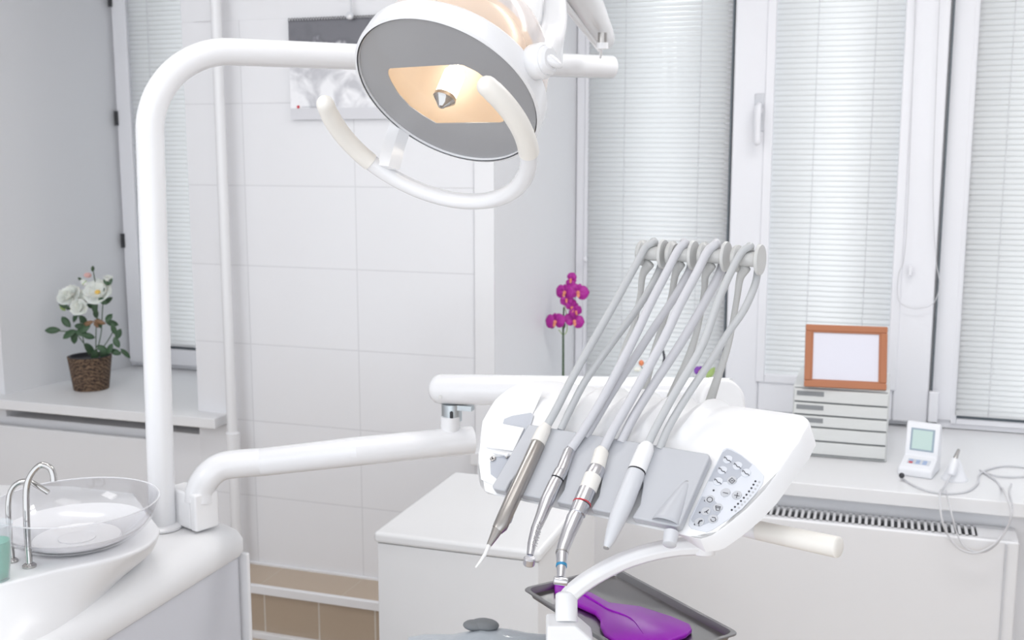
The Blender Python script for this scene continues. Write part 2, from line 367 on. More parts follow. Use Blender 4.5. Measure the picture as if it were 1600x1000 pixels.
# windows -------------------------------------------------
def fbox(mb, x0, x1, z0, z1, y0, y1, wd):   # rectangular frame bars
    mb.box((x0, y0, z0), (x0 + wd, y1, z1)); mb.box((x1 - wd, y0, z0), (x1, y1, z1))
    mb.box((x0 + wd, y0, z0), (x1 - wd, y1, z0 + wd)); mb.box((x0 + wd, y0, z1 - wd), (x1 - wd, y1, z1)); return mb
def window(n, x0, x1, z0, z1, Y):
    o = struct('window_%d' % n, fbox(MB(), x0, x1, z0, z1, Y + 0.0, Y + 0.08, 0.035), 'pvc', bevel=0.004); return o
WT = 2.34
w1 = window(1, NLb - 0.004, NL1 - 0.003, SL + 0.002, WT, YL)
sx0 = NLb + 0.010
obj('sash', fbox(MB(), sx0, NL1 - 0.015, SL + 0.02, WT - 0.01, YL - .025, YL, 0.066), 'pvc', w1, bevel=0.006)
obj('pane', box((sx0 + .08, YL + .02, SL + .09), (NL1 - .09, YL + .026, WT - .08)), 'pane', w1, smooth=False)
for y_ in (185, 375, 0):
    p = onY(192 + (y_ - 185) * 0.03, y_, YL)
    obj('hinge', MB().lathe([(0.008, -0.028), (0.008, 0.028)], (NLb + 0.012, YL - .03, p.z), seg=12), 'dark', w1)
w2 = window(2, NR0b - 0.022, NR1 - 0.002, SZ + 0.002, WT, 3.94)
mul = MB().box((-0.528, 3.935, SZ + .03), (-0.505, 4.0, WT)).box((0.15, 3.93, SZ + .03), (0.235, 4.0, WT)).box((0.87, 3.935, SZ + .03), (0.95, 4.0, WT))
obj('mullion', mul, 'pvc', w2, bevel=0.004)
obj('glazing_bead', fbox(MB(), NR0b + 0.022, -0.528, SZ + 0.025, WT - .01, 3.925, 3.94, 0.018), 'pvc', w2, bevel=0.003)
obj('frame_strip', box((-1.075, 3.931, SZ + .03), (-1.03, 3.946, WT - .02)), 'pvc', w2, smooth=False)
obj('glazing_bead', fbox(MB(), 0.232, 0.875, SZ + 0.02, WT - .01, 3.93, 3.94, 0.02), 'pvc', w2, bevel=0.003)
s2 = obj('sash', fbox(MB(), -0.518, 0.160, SZ + 0.022, WT - 0.01, 3.90, 3.94, 0.115), 'pvc', w2, bevel=0.008)
obj('sash_bead', fbox(MB(), -0.412, 0.054, SZ + 0.128, WT - 0.11, 3.893, 3.91, 0.03), 'pvc', s2, bevel=0.004)
obj('gasket', box((-0.529, 3.918, SZ + .03), (-0.523, 3.94, WT)).box((0.1655, 3.90, SZ + 0.11), (0.1705, 3.94, WT)), 'seam_and_shade', w2, smooth=False)
obj('hinge', box((0.160, 3.885, SZ + 0.03), (0.19, 3.93, SZ + 0.135)), 'pvc', w2, bevel=0.004)
obj('hinge_foot', box((0.158, 3.885, SZ + 0.012), (0.19, 3.92, SZ + 0.026)), 'dark', w2, bevel=0.002)
hp = onY(1187, 195, 3.87)
hd = obj('window_handle', MB().tube([V((hp.x - .006, 3.9, hp.z + .045)), V((hp.x - .006, 3.855, hp.z + .045))], 0.014, 16).tube(
    cr([(hp.x - .006, 3.868, hp.z + .062), (hp.x - .006, 3.852, hp.z + .055), (hp.x - .006, 3.848, hp.z + .02), (hp.x - .006, 3.85, hp.z - .055)]), 0.0145, 16, dome=(1, 1), flat=0.7), 'pvc', s2)
obj('handle_plate', box((hp.x - .022, 3.893, hp.z - .02), (hp.x + .012, 3.901, hp.z + .105)), 'greyp', s2, bevel=0.003)
obj('pane', box((-1.04, 3.96, SZ + .03), (-0.53, 3.966, WT - .03)), 'pane', w2, smooth=False)
obj('pane', box((-0.40, 3.96, SZ + .12), (0.04, 3.966, WT - .1)), 'pane', w2, smooth=False)
obj('pane', box((0.24, 3.96, SZ + .03), (0.87, 3.966, WT - .03)), 'pane', w2, smooth=False)

def blind(x0, x1, z0, z1, Y, label, tilt=62, cords=(), pitch=0.0178, mt='slat'):
    o = thing('venetian_blind', ((x0 + x1) / 2, Y, z0), label, 'blind', None)
    mb = MB(); z = z0 + 0.012; tl = radians(tilt); hw = 0.0115
    while z < z1:
        pr = []
        for k in range(-3, 4):
            a = k / 3 * hw; c = 0.0022 * (1 - (k / 3) ** 2)
            # room edge low, window edge high
            pr.append((Y + a * cos(tl) - c * sin(tl), z + a * sin(tl) + c * cos(tl)))
        rg = [[V((x, y, zz)) for y, zz in pr] for x in (x0, x1)]
        mb.rings(rg, closed=False, cap=False); z += pitch
    obj('slats', mb, mt, o, solid=0.0006)
    obj('bottom_rail', box((x0, Y - .009, z0 - .002), (x1, Y + .009, z0 + .008)), 'slat', o, bevel=0.002)
    obj('head_rail', box((x0, Y - .012, z1), (x1, Y + .012, z1 + .025)), 'slat', o, bevel=0.002)
    for c in cords:
        obj('ladder_cord', MB().tube([V((c, Y - .0125, z0)), V((c, Y - .0125, z1))], 0.0011, 6), 'cordm', o)
    return o
def xs(px, Y, y=300): return onY(px, y, Y).x
b1 = blind(-1.03, -0.531, 0.60, 2.30, 3.925, 'white venetian blind in the leftmost pane of the right window, behind the hose arms', 54, (xs(973, 3.9), xs(1089, 3.9)), 0.0172)
b2 = blind(-0.385, 0.028, SZ + 0.112, 2.21, 3.928, 'white venetian blind in the middle sash with the handle, behind the picture frame', 71, (xs(1268, 3.9), xs(1357, 3.9)))
b3 = blind(0.247, 0.86, SZ + 0.055, 2.30, 3.925, 'white venetian blind at the right edge of the photo, above the small screen device', 68, (xs(1568, 3.9),))
b0 = blind(NLb + 0.072, NL1 - 0.10, onY(250, 538, YL).z, 2.21, YL - .006, 'grey shaded venetian blind in the left window behind the white lamp post', 66, (xs(238, YL, 100),))
obj('gasket', box((NLb + .07, YL - .001, SL + .08), (NL1 - .09, YL + .012, onY(250, 538, YL).z + .008)), 'seam_and_shade', w1, smooth=False)  # dark strip painting the gap shadow under the left blind
obj('gasket', box((0.25, 3.936, SZ + .03), (0.86, 3.95, SZ + .062)), 'seam_and_shade', w2, smooth=False)  # same painted gap shadow under the rightmost blind
# bead chain of the middle blind
pts = [onY(x, y, 3.875) for x, y in [(1427, 0), (1425, 150), (1415, 380), (1404, 430), (1403, 465), (1413, 478), (1435, 482), (1458, 474), (1468, 445), (1462, 400), (1458, 300), (1462, 150), (1466, 0)]]
pts[0].z = pts[-1].z = 2.2
obj('pull_cord', MB().tube(cr(pts), 0.0014, 6), 'cordm', b2)
pp = onY(1422, 423, 3.88)
obj('cord_weight', box((pp.x - .006, 3.872, pp.z - .016), (pp.x + .006, 3.888, pp.z + .016)), 'pvc', b2, bevel=0.003)
obj('cord_knob', MB().ball(onY(914, 405, 3.9), 0.012, (.7, .7, 1)), 'pvc', b1)

# heating pipe on the wall
pa, pb = onY(345, 60, 3.14), onY(364, 690, 3.14); px_ = pb.x
pipe = thing('heating_pipe', (px_, 3.14, FL), 'white vertical heating pipe running up the tiled wall beside the lamp post', 'pipe')
obj('pipe', MB().tube([V((px_, 3.14, FL)), V((px_, 3.14, CE))], 0.0175, 20), 'enamel', pipe)
obj('pipe_socket', MB().lathe([(0.0175, -.04), (0.024, -.035), (0.024, .03), (0.0175, .036)], (px_, 3.14, onY(364, 690, 3.14).z), seg=20), 'enamel', pipe)

# radiators
def radiator(x0, x1, y0, y1, zt, label, slots=True):
    o = thing('radiator', ((x0 + x1) / 2, (y0 + y1) / 2, FL), label, 'radiator')
    obj('front_panel', box((x0, y0, FL), (x1, y0 + .018, zt)), 'enamel', o, bevel=0.006)
    [obj('side_panel', box((xa_, y0 + .0182, FL), (xa_ + .019, y1, zt - .001)), 'enamel', o, bevel=0.002) for xa_ in (x0 + .001, x1 - .02)]
    if slots:
        obj('grille_interior', box((x0 + .02, y0 + .02, FL), (x1 - .02, y1 - .004, zt - .03)), 'void', o, smooth=False)
        g = MB(); x = x0 + .09
        g.box((x0 + .018, y0 + .018, zt - .012), (x1 - .018, y0 + .026, zt - .001)).box((x0 + .018, y1 - .016, zt - .012), (x1 - .018, y1 - .002, zt - .001))
        g.box((x1 - .10, y0 + .018, zt - .012), (x1 - .018, y1 - .002, zt - .0015)).box((x0 + .018, y0 + .018, zt - .012), (x0 + .09, y1 - .002, zt - .0015))
        while x < x1 - .1:
            g.box((x, y0 + .02, zt - .012), (x + .0075, y1 - .01, zt - .001)); x += .0172
        obj('grille', g, 'enamel', o, smooth=False)
    return o
q = onY(1592, 870, 3.07)
radiator(-0.9, q.x, 3.07, 3.195, 0.476, 'long white radiator with a slotted top grille below the right window sill')
obj('end_cap', box((q.x - .034, 3.064, FL), (q.x - .030, 3.07, 0.47)), 'greyp', bpy.data.objects['radiator'], smooth=False)
q = onY(100, 674, 3.16)
radiator(-3.5, -2.36, 3.16, 3.195, q.z, 'plain white radiator panel under the left window sill behind the glass bowl', slots=False)

# ------------------------------------------------------------ white low cabinet
cb = thing('low_cabinet', (-0.855, 2.4, FL), 'white low cabinet with a thin overhanging top standing behind the instrument console', 'cabinet')
obj('cabinet_body', box((-1.043, 2.157, FL), (-0.667, 2.64, 0.628)), 'cabinet', cb, bevel=0.002)
obj('cabinet_top', box((-1.05, 2.15, 0.63), (-0.66, 2.645, 0.655)), 'cabinet', cb, bevel=0.009, bseg=4)

# ------------------------------------------------------------ calendar
c0 = onY(449, 33, 3.19); c1 = onY(457, 187, 3.19); cx1 = onY(682, 100, 3.19).x
cal = thing('wall_calendar', (c0.x, 3.19, c1.z), 'wall calendar with a black and white photograph hanging on the tiles behind the lamp', 'calendar')
cx0 = (c0.x + c1.x) / 2
obj('page', box((cx0, 3.188, c1.z), (cx1, 3.192, c0.z)), 'calendar', cal, smooth=False)
obj('page_footer', box((cx0, 3.187, c1.z), (cx1, 3.188, c1.z + .035)), mat('calendar_footer', (0.66, 0.66, 0.69), 0.4), cal, smooth=False)
r = onY(466, 167, 3.185)
obj('footer_mark', MB().lathe([(0.005, 0), (0.005, .001)], r, (0, -1, 0), 12), 'red', cal)
obj('footer_line', box((r.x + .012, 3.1855, r.z - .0008), (r.x + .07, 3.187, r.z + .0008)), 'ink_grey', cal, smooth=False)
sp_ = MB(); x = cx0 + .004
while x < cx1 - .004:
    sp_.tube([V((x, 3.188 + .006 * cos(a), c0.z + .002 + .006 * sin(a))) for a in [i * pi / 4 for i in range(-2, 6)]], 0.0012, 5); x += .0095
obj('spiral_binding', sp_, 'ink', cal)
hk = onY(549, 27, 3.18)
obj('hanger', MB().tube([hk, V((hk.x, 3.18, hk.z + .3))], 0.003, 8).lathe([(0.012, -.004), (0.012, .004)], hk + V((0, -.01, .004)), (0, 1, 0), 16), 'greyp', cal)
obj('nail', MB().ball(hk + V((0, -.012, .0)), 0.008), 'enamel', cal)

# ------------------------------------------------------------ cuspidor unit (left)
TZ = 0.765      # lower deck
cu = thing('cuspidor_unit', (-1.35, 1.4, FL), 'white dental spittoon unit with a rounded top and grey side panel at bottom left', 'dental unit')
XR = -1.182
def deck_outline(d, n=12):
    """plan outline of the lower tier, offset inward by d"""
    x0, x1, y0, y1 = -2.05 + d, XR - d, 0.55 + d, 1.862 - d
    out = []
    for (cx, cy, r, a0) in ((x1 - .035, y1 - .035, .035, 0), (x0 + .2, y1 - .2, .2, 90), (x0 + .2, y0 + .2, .2, 180), (x1 - .1, y0 + .1, .1, 270)):
        for i in range(n + 1):
            a = radians(a0 + 90 * i / n); out.append((cx + r * cos(a), cy + r * sin(a)))
    return out
def bowx(x, y):  # right side bows outward gently towards camera
    return x + (0.045 * (1 - ((y - 1.35) / 0.6) ** 2) - .045 if False else 0) * 0
sh = []
for d, z in ((0.004, 0.698), (0, 0.706), (0.0, 0.728), (0.007, 0.744), (0.02, 0.756), (0.045, 0.763), (0.2, 0.765)):
    sh.append([V((x, y, z)) for x, y in deck_outline(d)])
obj('top_shell', MB().rings(sh), 'gloss', cu, ang=60)
obj('side_panel', MB().rings([[V((x, y, z)) for x, y in deck_outline(0.008)] for z in (FL, 0.695)]), 'panel', cu, ang=40)
obj('end_trim', box((XR - .05, 1.85, FL), (XR + .001, 1.860, .696)), 'enamel', cu, bevel=.004)
# bowl collar: a boat shaped tier under the bowl
BC = V((-1.272, 1.475, 0)); RIM = 0.912; BR = 0.136
def boat(cx, cy, rx, ry, ang, n=64, sharp=1.0):
    out = []
    for i in range(n):
        a = 2 * pi * i / n; x, y = rx * cos(a), ry * sin(a)
        out.append(V((cx + x * cos(ang) - y * sin(ang), cy + x * sin(ang) + y * cos(ang), 0)))
    return out
tf = [onZ(x, y, .835) for x, y in [(-330, 965), (-180, 945), (-60, 925), (0, 916), (50, 904), (96, 892), (160, 878), (200, 867), (228, 855), (244, 842), (250, 828)]]
bf = [onZ(x, y, .767) for x, y in [(-330, 1110), (-180, 1080), (-60, 1035), (0, 1012), (60, 984), (110, 957), (150, 933), (186, 905), (210, 885), (228, 868), (234, 852)]]
bk_ = [V((-1.36, 1.74, 0)), V((-1.5, 1.74, 0)), V((-1.72, 1.68, 0)), V((-1.9, 1.45, 0))]
tf = cr(tf, 4); bf = cr(bf, 4)
def crng(t, z, off=0):
    o = []
    for a, b in zip(tf, bf):
        p = a.lerp(b, t); p.z = z; o.append(p)
    for p in bk_:
        q = p.copy(); q.z = z; o.append(q)
    if off:
        c = V((-1.45, 1.5, z)); o = [c + (p - c) * (1 - off) for p in o]
    return o
obj('bowl_collar', MB().rings([crng(1.15, .755), crng(1, .767), crng(.72, .780), crng(.42, .797), crng(.15, .817), crng(.02, .830), crng(0, .834), crng(0, .8365, .004), crng(0, .838, .02)]), 'gloss', cu, ang=50)
bp = []
for i in range(17):
    t = i / 16; a = t * pi / 2; bp.append((0.045 + (BR - 0.045) * sin(a) ** 0.85, RIM - 0.071 * cos(a) ** 1.1 if i < 16 else RIM))
inn = [(r - .0035, h + .003 if i < 16 else RIM) for i, (r, h) in enumerate(bp)]
gb = obj('glass_bowl', MB().lathe(bp + inn[::-1], BC, seg=64, cap=False), 'bowlg', cu, label='clear glass bowl')
obj('frosted_base', MB().lathe([(r - .0042, h + .003) for r, h in bp[:10]], BC, seg=64, cap=False), 'frost', gb, label='milky lower half of the bowl')
obj('bowl_rim', MB().tube([BC + V((BR * cos(2 * pi * i / 64), BR * sin(2 * pi * i / 64), RIM)) for i in range(65)], 0.0012, 8), 'frost', cu)
obj('bowl_floor', MB().lathe([(0.001, .8425), (.045, .8430), (.072, .847), (.070, .850), (.04, .8470), (.001, .8465)], BC, seg=48), 'gloss', cu)
obj('drain', MB().lathe([(0.03, 0.8465), (0.03, 0.849), (.022, .851)], BC, seg=32), 'gloss', cu)
def faucet(bpx, pts, Y, r, nm):
    pp = [onpl(x, y, P(bpx[0], bpx[1], Y), fw) for x, y in pts]
    f = obj(nm, MB().tube(cr(pp, 10), r, 18), 'chrome', cu)
    b = P(bpx[0], bpx[1], Y)
    obj('faucet_base', MB().lathe([(r * 2.1, -.003), (r * 2.1, .001), (r * 1.5, .004), (r * 1.1, .005)], b, seg=24), 'chrome', f)
b1_ = onZ(46, 884, 0.84); Zf = (b1_ - CP).dot(fw)
faucet((46, 884), [(46, 884), (43, 840), (41, 790), (42, 760), (50, 740), (64, 727), (78, 731), (83, 742), (84, 752)], Zf, 0.0052, 'cup_filler_faucet')
b2_ = onZ(19, 876, 0.84); Zf2 = (b2_ - CP).dot(fw)
faucet((19, 876), [(19, 876), (15, 830), (13, 790), (17, 768), (28, 755), (44, 752), (60, 760), (76, 770)], Zf2, 0.0045, 'bowl_rinse_faucet')
# clamp block at the post foot
PB = onZ(254, 824, TZ)
blk = MB()
z0 = 0.748; zt = 0.856
def quad_block(pxs, z0, z1, Yl):
    pass
fwh = V((fw.x, fw.y, 0)).normalized()
dirv = (rt * .762 - fwh * .647).normalized(); nv = V((-dirv.y, dirv.x, 0))
bx0 = onZ(276, 822, TZ)
def cf(o): return lambda a, b, c: V((o.x, o.y, 0)) + dirv * a + nv * b + V((0, 0, c))
obj('clamp_block', MB().box((-0.03, 0, 0.767), (0.048, 0.045, 0.84), cf(bx0)), 'plastic', cu, bevel=0.005)
obj('clamp_block', MB().box((0.0495, -.002, 0.7675), (0.070, 0.052, 0.842), cf(bx0)), 'plastic', cu, bevel=0.005)

# cup with green mouthwash
cp = onZ(-5, 905, 0.839)
cup = thing('plastic_cup', cp, 'clear ribbed plastic cup of green mouthwash at the left edge beside the faucets', 'cup')
obj('cup_wall', MB().lathe([(0.019, 0), (0.0205, .02)] + [(0.021 + .0002 * i + (.0006 if i % 2 else 0), .024 + .003 * i) for i in range(14)] + [(0.0265, .08), (0.028, .088), (0.0285, .089), (.0255, .08), (.0225, .03), (.018, .003)], cp, seg=32), 'cupm', cup)
obj('mouthwash', MB().lathe([(0.017, .004), (0.0205, .03), (0.0225, .062)], cp, seg=32), 'water', cup)

# ------------------------------------------------------------ lamp post
lp = thing('lamp_post', PB, 'thick white bent tube post rising from the spittoon unit and crossing behind the lamp', 'lamp post')
zc = (PB - CP).dot(fw)
topz = P(420, 85, 2.17).z
cor = V((PB.x, PB.y, 0))
e_ = onZ(955, 105, topz)
hd_ = V((e_.x - cor.x, e_.y - cor.y, 0)).normalized()
foot = cor.copy(); cor = cor + rt * .013
e_ = onZ(955, 105, topz); hd_ = V((e_.x - cor.x, e_.y - cor.y, 0)).normalized()
R_ = 0.155; path = [V((foot.x, foot.y, TZ))] + [V((cor.x, cor.y, topz - R_ - 0.0001))]
for i in range(1, 17):
    a = pi / 2 * i / 16; path.append(V((cor.x, cor.y, topz - R_)) + hd_ * (R_ * (1 - cos(a))) + V((0, 0, R_ * sin(a))))
path.append(V((e_.x, e_.y, topz)))
obj('tube', MB().tube(path, 0.0255, 32, dome=(0, 0.35)), 'enamel', lp)
obj('foot_flange', MB().lathe([(0.038, 0), (0.038, .004), (.033, .008), (.028, .010)], V((foot.x, foot.y, TZ)), seg=32), 'enamel', lp)
# spring arm
pn = onZ(941, 92, topz + 0.0)
pinb = V((pn.x, pn.y, topz + 0.022))
sa = thing('lamp_spring_arm', pinb, 'white angled spring arm on a short metal pin at the end of the lamp post', 'lamp arm')
obj('pin_collar', MB().lathe([(0.012, -.002), (0.012, .01)], pinb, seg=20), 'enamel', sa)
obj('pin', MB().lathe([(0.0095, .01), (0.0095, .030)], pinb, seg=20), 'satin', sa)
hub = P(938, 66, (pinb - CP).dot(fw))
a0 = P(945, 62, 2.42); a1 = P(872, -70, 1.95)
obj('arm_beam', MB().tube([a0, a0.lerp(a1, .1), a0.lerp(a1, .5), a1], [0.022, .026, .036, .04], 24, dome=(0.6, 0)), 'enamel', sa)
obj('arm_rod', MB().tube([P(937, 76, 2.41), P(855, -28, 1.93)], 0.0065, 14), 'enamel', sa)
obj('cable', MB().tube(cr([P(934, 58, 2.39), P(939, 68, 2.38), P(939, 82, 2.40), P(938, 90, 2.42)]), 0.003, 10), 'enamel', sa)
obj('arm_joint', MB().tube([a1, P(850, -95, 1.8), P(820, -110, 1.6)], [.04, .035, .03], 20, dome=(0, 1)), 'enamel', sa)

# ------------------------------------------------------------ operating lamp
LZ = 1.36
LC = P(697, 147, LZ)
lax = (rt * -0.361 - up * 0.807 - fw * 0.468).normalized()     # light direction
lmaj = (rt * cos(radians(24.1)) - up * sin(radians(24.1))); lmaj = (lmaj - lax * lmaj.dot(lax)).normalized()
lmin = lax.cross(lmaj)
def LF(a, b, c): return LC + lmaj * a + lmin * b + lax * c
R = 152 * LZ / F
lamp = thing('operating_lamp', LC, 'large round white dental operating lamp, switched on, with a curved handle', 'lamp')
obj('rim', MB().lathe([(R, 0.001), (R + .0035, -.001), (R + .004, -.006), (R + .003, -.027), (R - .001, -.032), (R - .008, -.034), (R - .008, -.030), (R - .004, -.026), (R - .002, -.004), (R - .0015, 0)], LC, lax, 96, cap=False), 'enamel', lamp)
obj('lens', MB().lathe([(R - .003, -.0046), (R - .003, -.0056)], LC, lax, 96), 'lens', lamp)
# mask ring with the clear centre
def lpl(x, y, c=-.003):
    p = onpl(x, y, LC + lax * c, lax) - LC; return (p.dot(lmaj), p.dot(lmin))
ap = [(607, 107), (640, 105), (690, 102), (722, 101), (745, 112), (768, 130), (783, 150), (791, 172), (786, 192), (740, 192), (682, 193), (660, 180), (640, 166), (622, 146), (611, 128), (606, 116)]
hole = [lpl(*p) for p in ap]
hn = 96; cxh = sum(p[0] for p in hole) / len(hole); cyh = sum(p[1] for p in hole) / len(hole)
def hit(ang):
    d = (cos(ang), sin(ang)); best = None
    for (x0, y0), (x1, y1) in zip(hole, hole[1:] + hole[:1]):
        ex, ey = x1 - x0, y1 - y0; den = d[0] * ey - d[1] * ex
        if abs(den) < 1e-12: continue
        t = ((x0 - cxh) * ey - (y0 - cyh) * ex) / den; s_ = ((x0 - cxh) * d[1] - (y0 - cyh) * d[0]) / den
        if t > 0 and -1e-6 <= s_ <= 1 + 1e-6 and (best is None or t < best): best = t
    return best or 0.05
inner, outer = [], []
for i in range(hn):
    a = 2 * pi * i / hn; t = hit(a); inner.append((cxh + t * cos(a), cyh + t * sin(a)))
    # ray from the hole centre to the rim circle
    bq = cxh * cos(a) + cyh * sin(a); cq = cxh ** 2 + cyh ** 2 - (R - .0022) ** 2
    T = -bq + sqrt(bq * bq - cq); outer.append((cxh + T * cos(a), cyh + T * sin(a)))
mk = MB().rings([[LF(x, y, -.003) for x, y in inner], [LF(x, y, -.003) for x, y in outer], [LF(x, y, -.004) for x, y in outer], [LF(x, y, -.004) for x, y in inner], [LF(x, y, -.003) for x, y in inner]], cap=False)
obj('lens_mask', mk, 'mask', lamp, smooth=False, label='grey ring around the clear centre of the lens')
rp = [(R * 0.88 * sin(radians(a)), -0.022 - 0.115 * cos(radians(a)) * 1.0) for a in range(4, 92, 4)]
obj('reflector', MB().lathe(rp, LC, lax, 64, cap=False), 'reflector', lamp, label='warm glowing reflector bowl')
dp = [((R - .006) * sin(radians(a)) ** 0.9, -0.029 - 0.130 * cos(radians(a))) for a in range(4, 92, 4)]
obj('dome', MB().lathe(dp, LC, lax, 64, cap=False), 'dome', lamp, label='translucent plastic dome')
# bulb
bc = onpl(712, 112, LC + lax * -.05, lax); be = onpl(696, 150, LC + lax * -.014, lax)
obj('bulb', MB().tube([bc, bc.lerp(be, .1), be], [.011, .0135, .0135], 24, dome=(0.8, 0)), 'bulb', lamp)
bd = (be - bc).normalized()
obj('bulb_cap', MB().tube([be, be + bd * .005, be + bd * .015], [.0145, .015, .005], 24, dome=(0, 0.5)), 'chrome', lamp)
# screw bumps on rim
for (x, y) in ((668, 33),):
    p = P(x, y, LZ - .0); 
# yoke fork and pivots on the right

pa_, pb2_ = lpl(838, 97, -.03); pl_ = sqrt(pa_ ** 2 + pb2_ ** 2); RA = (lmaj * pa_ + lmin * pb2_) / pl_
pv = LC + RA * (R - .002) - lax * .03
obj('pivot', MB().lathe([(0.019, 0), (0.021, .004), (0.021, .018), (0.018, .022)], pv, RA, 32), 'enamel', lamp)
yk = [pv + RA * .024, P(862, 60, 1.42), P(868, 20, 1.47), P(862, -25, 1.5), P(840, -75, 1.52)]
yk[0] = pv + RA * .026
obj('yoke', MB().tube(cr(yk, 8), 0.0175, 20, dome=(.5, 0), flat=0.35, ref=up.cross(RA)), 'enamel', lamp)
obj('pivot_cap', MB().lathe([(0.017, 0), (0.017, .005), (.013, .008)], pv + RA * .021, RA, 32), 'enamel', lamp)
obj('back_housing', MB().tube([P(812, 70, 1.41), P(822, 30, 1.44), P(826, -30, 1.47)], [.006, .02, .022], 20, dome=(1, 0), flat=.5, ref=rt), 'plastic', lamp)
obj('neck', MB().tube([P(826, -60, 1.5), P(822, -112, 1.58)], .028, 20), 'enamel', lamp)
# ring handle
rr = R * 1.13; dd = .058
def ringp(a, extra=0): return LF(-.004 + rr * cos(a), rr * sin(a), dd + extra)
def ang_of(x, y):
    p = onpl(x, y, LC + lax * dd, lax) - LC; return math.atan2(p.dot(lmin), p.dot(lmaj) + .004)
aL, aR = ang_of(517, 165), ang_of(735, 152)
aLm, aRm = ang_of(590, 246), ang_of(832, 240)
am = ang_of(720, 305)
def arc(a, b, n, sgn):
    d = (b - a) % (2 * pi) if sgn > 0 else -((a - b) % (2 * pi)); return [a + d * i / n for i in range(n + 1)]
sg = 1 if ((am - aL) % (2 * pi)) < ((aR - aL) % (2 * pi)) else -1
obj('handle_bar', MB().tube([ringp(a) for a in arc(aLm, aRm, 40, sg)], 0.0105, 20), 'enamel', lamp)
g1 = obj('hand_grip', MB().tube([ringp(a) for a in arc(aL, aLm, 16, sg)], [0.0112] * 3 + [0.0118] * 14, 20, dome=(1, .1)), 'cream', lamp)
g2 = obj('hand_grip', MB().tube([ringp(a) for a in arc(aRm, aR, 24, sg)], [0.0122] * 23 + [0.0118] * 2, 20, dome=(.1, 1)), 'cream', lamp)
sa_, sb_ = lpl(634, 192, 0); sl_ = sqrt(sa_ ** 2 + sb_ ** 2); s0 = LF(sa_ / sl_ * (R + .004), sb_ / sl_ * (R + .004), -.004); s1 = onpl(607, 262, LC + lax * dd, lax)
obj('handle_bracket', MB().tube([s0 - lax * .012, s0.lerp(s1, .5), s1], 0.0145, 4, flat=0.25, ref=lmaj), 'enamel', lamp, smooth=False)

# ------------------------------------------------------------ delivery arms
da = thing('lower_delivery_arm', V((PB.x + .1, PB.y, TZ)), 'white lower arm tube swinging from the spittoon clamp towards the console', 'support arm')
ap0 = cf(bx0)(0.045, .03, 0.855)
jz = 2.20
pj = P(705, 688, jz)
zA = depth(ap0)
pts = [P(311, 784, zA), P(313, 765, zA), P(325, 744, zA), P(346, 729, zA + .01), P(378, 724, zA + .02), P(410, 722, zA + .03)]
pts = cr(pts, 6) + [P(560, 705, 2.12), P(737, 687.5, 2.19)]
pts[-1] = P(738, 687.5, 2.19)
obj('arm_tube', MB().tube(pts, 0.0275, 32, dome=(0, 0.12)), 'enamel', da)
obj('pivot_neck', MB().lathe([(0.019, -.03), (0.0195, .026), (.018, .0265)], P(704, 688, 2.18) + V((0, 0, .022)), seg=28), 'enamel', da)
jb = P(706, 657, 2.18)
obj('swivel_joint', MB().lathe([(0.020, 0), (0.020, .034)], jb, seg=28).box((jb.x + .01, jb.y - .012, jb.z + .024), (jb.x + .045, jb.y + .006, jb.z + .034)), 'zinc', da)
obj('joint_slot', MB().tube([jb + V((0.007, -.0195, .004)), jb + V((0.007, -.0195, .02))], .0035, 10, dome=(1, 1)), 'dark', da)
ua = thing('upper_delivery_arm', P(706, 632, 2.18), 'white round-ended upper arm running behind the instrument console', 'support arm')
u0, u1 = P(690, 608, 2.18), P(1142, 617, 1.93)
obj('arm_tube', MB().tube([u0, u1], 0.0295, 36, dome=(0.85, 0.0)), 'enamel', ua)
ud = (u1 - u0).normalized()
# flat rounded end housing
uc = P(1130, 630, 1.90)
hpf = []
for i in range(25):
    a = pi * i / 24; hpf.append(V((cos(a) * .038, 0, sin(a) * .05)))
hs = [uc + rt * p.x + up * (p.z - .012) for p in hpf] + [uc + rt * -.038 - up * .08, uc + rt * .038 - up * .08][::1]
obj('end_housing', MB().prism([uc + rt * (cos(pi * i / 24) * .04) + up * (sin(pi * i / 24) * .042) for i in range(25)] + [uc - rt * .04 - up * .09, uc + rt * .04 - up * .09], fw * .06 - rt * .01), 'plastic', ua, bevel=0.008)
obj('screw', MB().lathe([(.0035, 0), (.0035, .002)], P(688, 620, 2.15), -fw, 12), 'satin', ua)

# ------------------------------------------------------------ instrument console
hu = -(fw * 1740 + rt * -2600 + up * 270); hu.normalize()
hv = fw * 1740 + rt * 1380 + up * 2457; hv = (hv - hu * hv.dot(hu)).normalized(); hw_ = hu.cross(hv)
HO = P(835, 672, 1.58)
def HF(a, b, c=0): return HO + hu * a + hv * b + hw_ * c
def hp(x, y, c=0):          # photo direction -> point on the console plane at height c
    return onpl(x, y, HO + hw_ * c, hw_)
def hab(x, y, c=0):
    p = hp(x, y, c) - HO; return p.dot(hu), p.dot(hv)
con = thing('instrument_console', HF(.17, -.05, -.05), 'white dental instrument console with keypad, grey holder plate and four hose arms', 'dental console')
RC = 0.137; S0 = 0.018
uRk = [(-.114, .298), (-.107, .309), (-.071, .335), (-.029, .353), (.013, .364), (.05, .371), (.09, .369), (.11, .362), (.13, .348), (.16, .315), (.2, .27)]
uLk = [(-.114, -.02), (-.106, -.036), (-.09, -.050), (-.046, -.072), (.0, -.090), (.042, -.090), (.078, -.084), (.10, -.076), (.13, -.055), (.17, -.03), (.22, -.02), (.3, -.02)]
def prof(s):
    if s <= S0: return (s, 0, 0)
    ph = (s - S0) / RC; return (S0 + RC * sin(ph), -RC * (1 - cos(ph)), ph)
NC = 110; srow = [-.114, -.111, -.106, -.10, -.085, -.06, -.03, 0, S0] + [S0 + .008 * i for i in range(1, 29)]
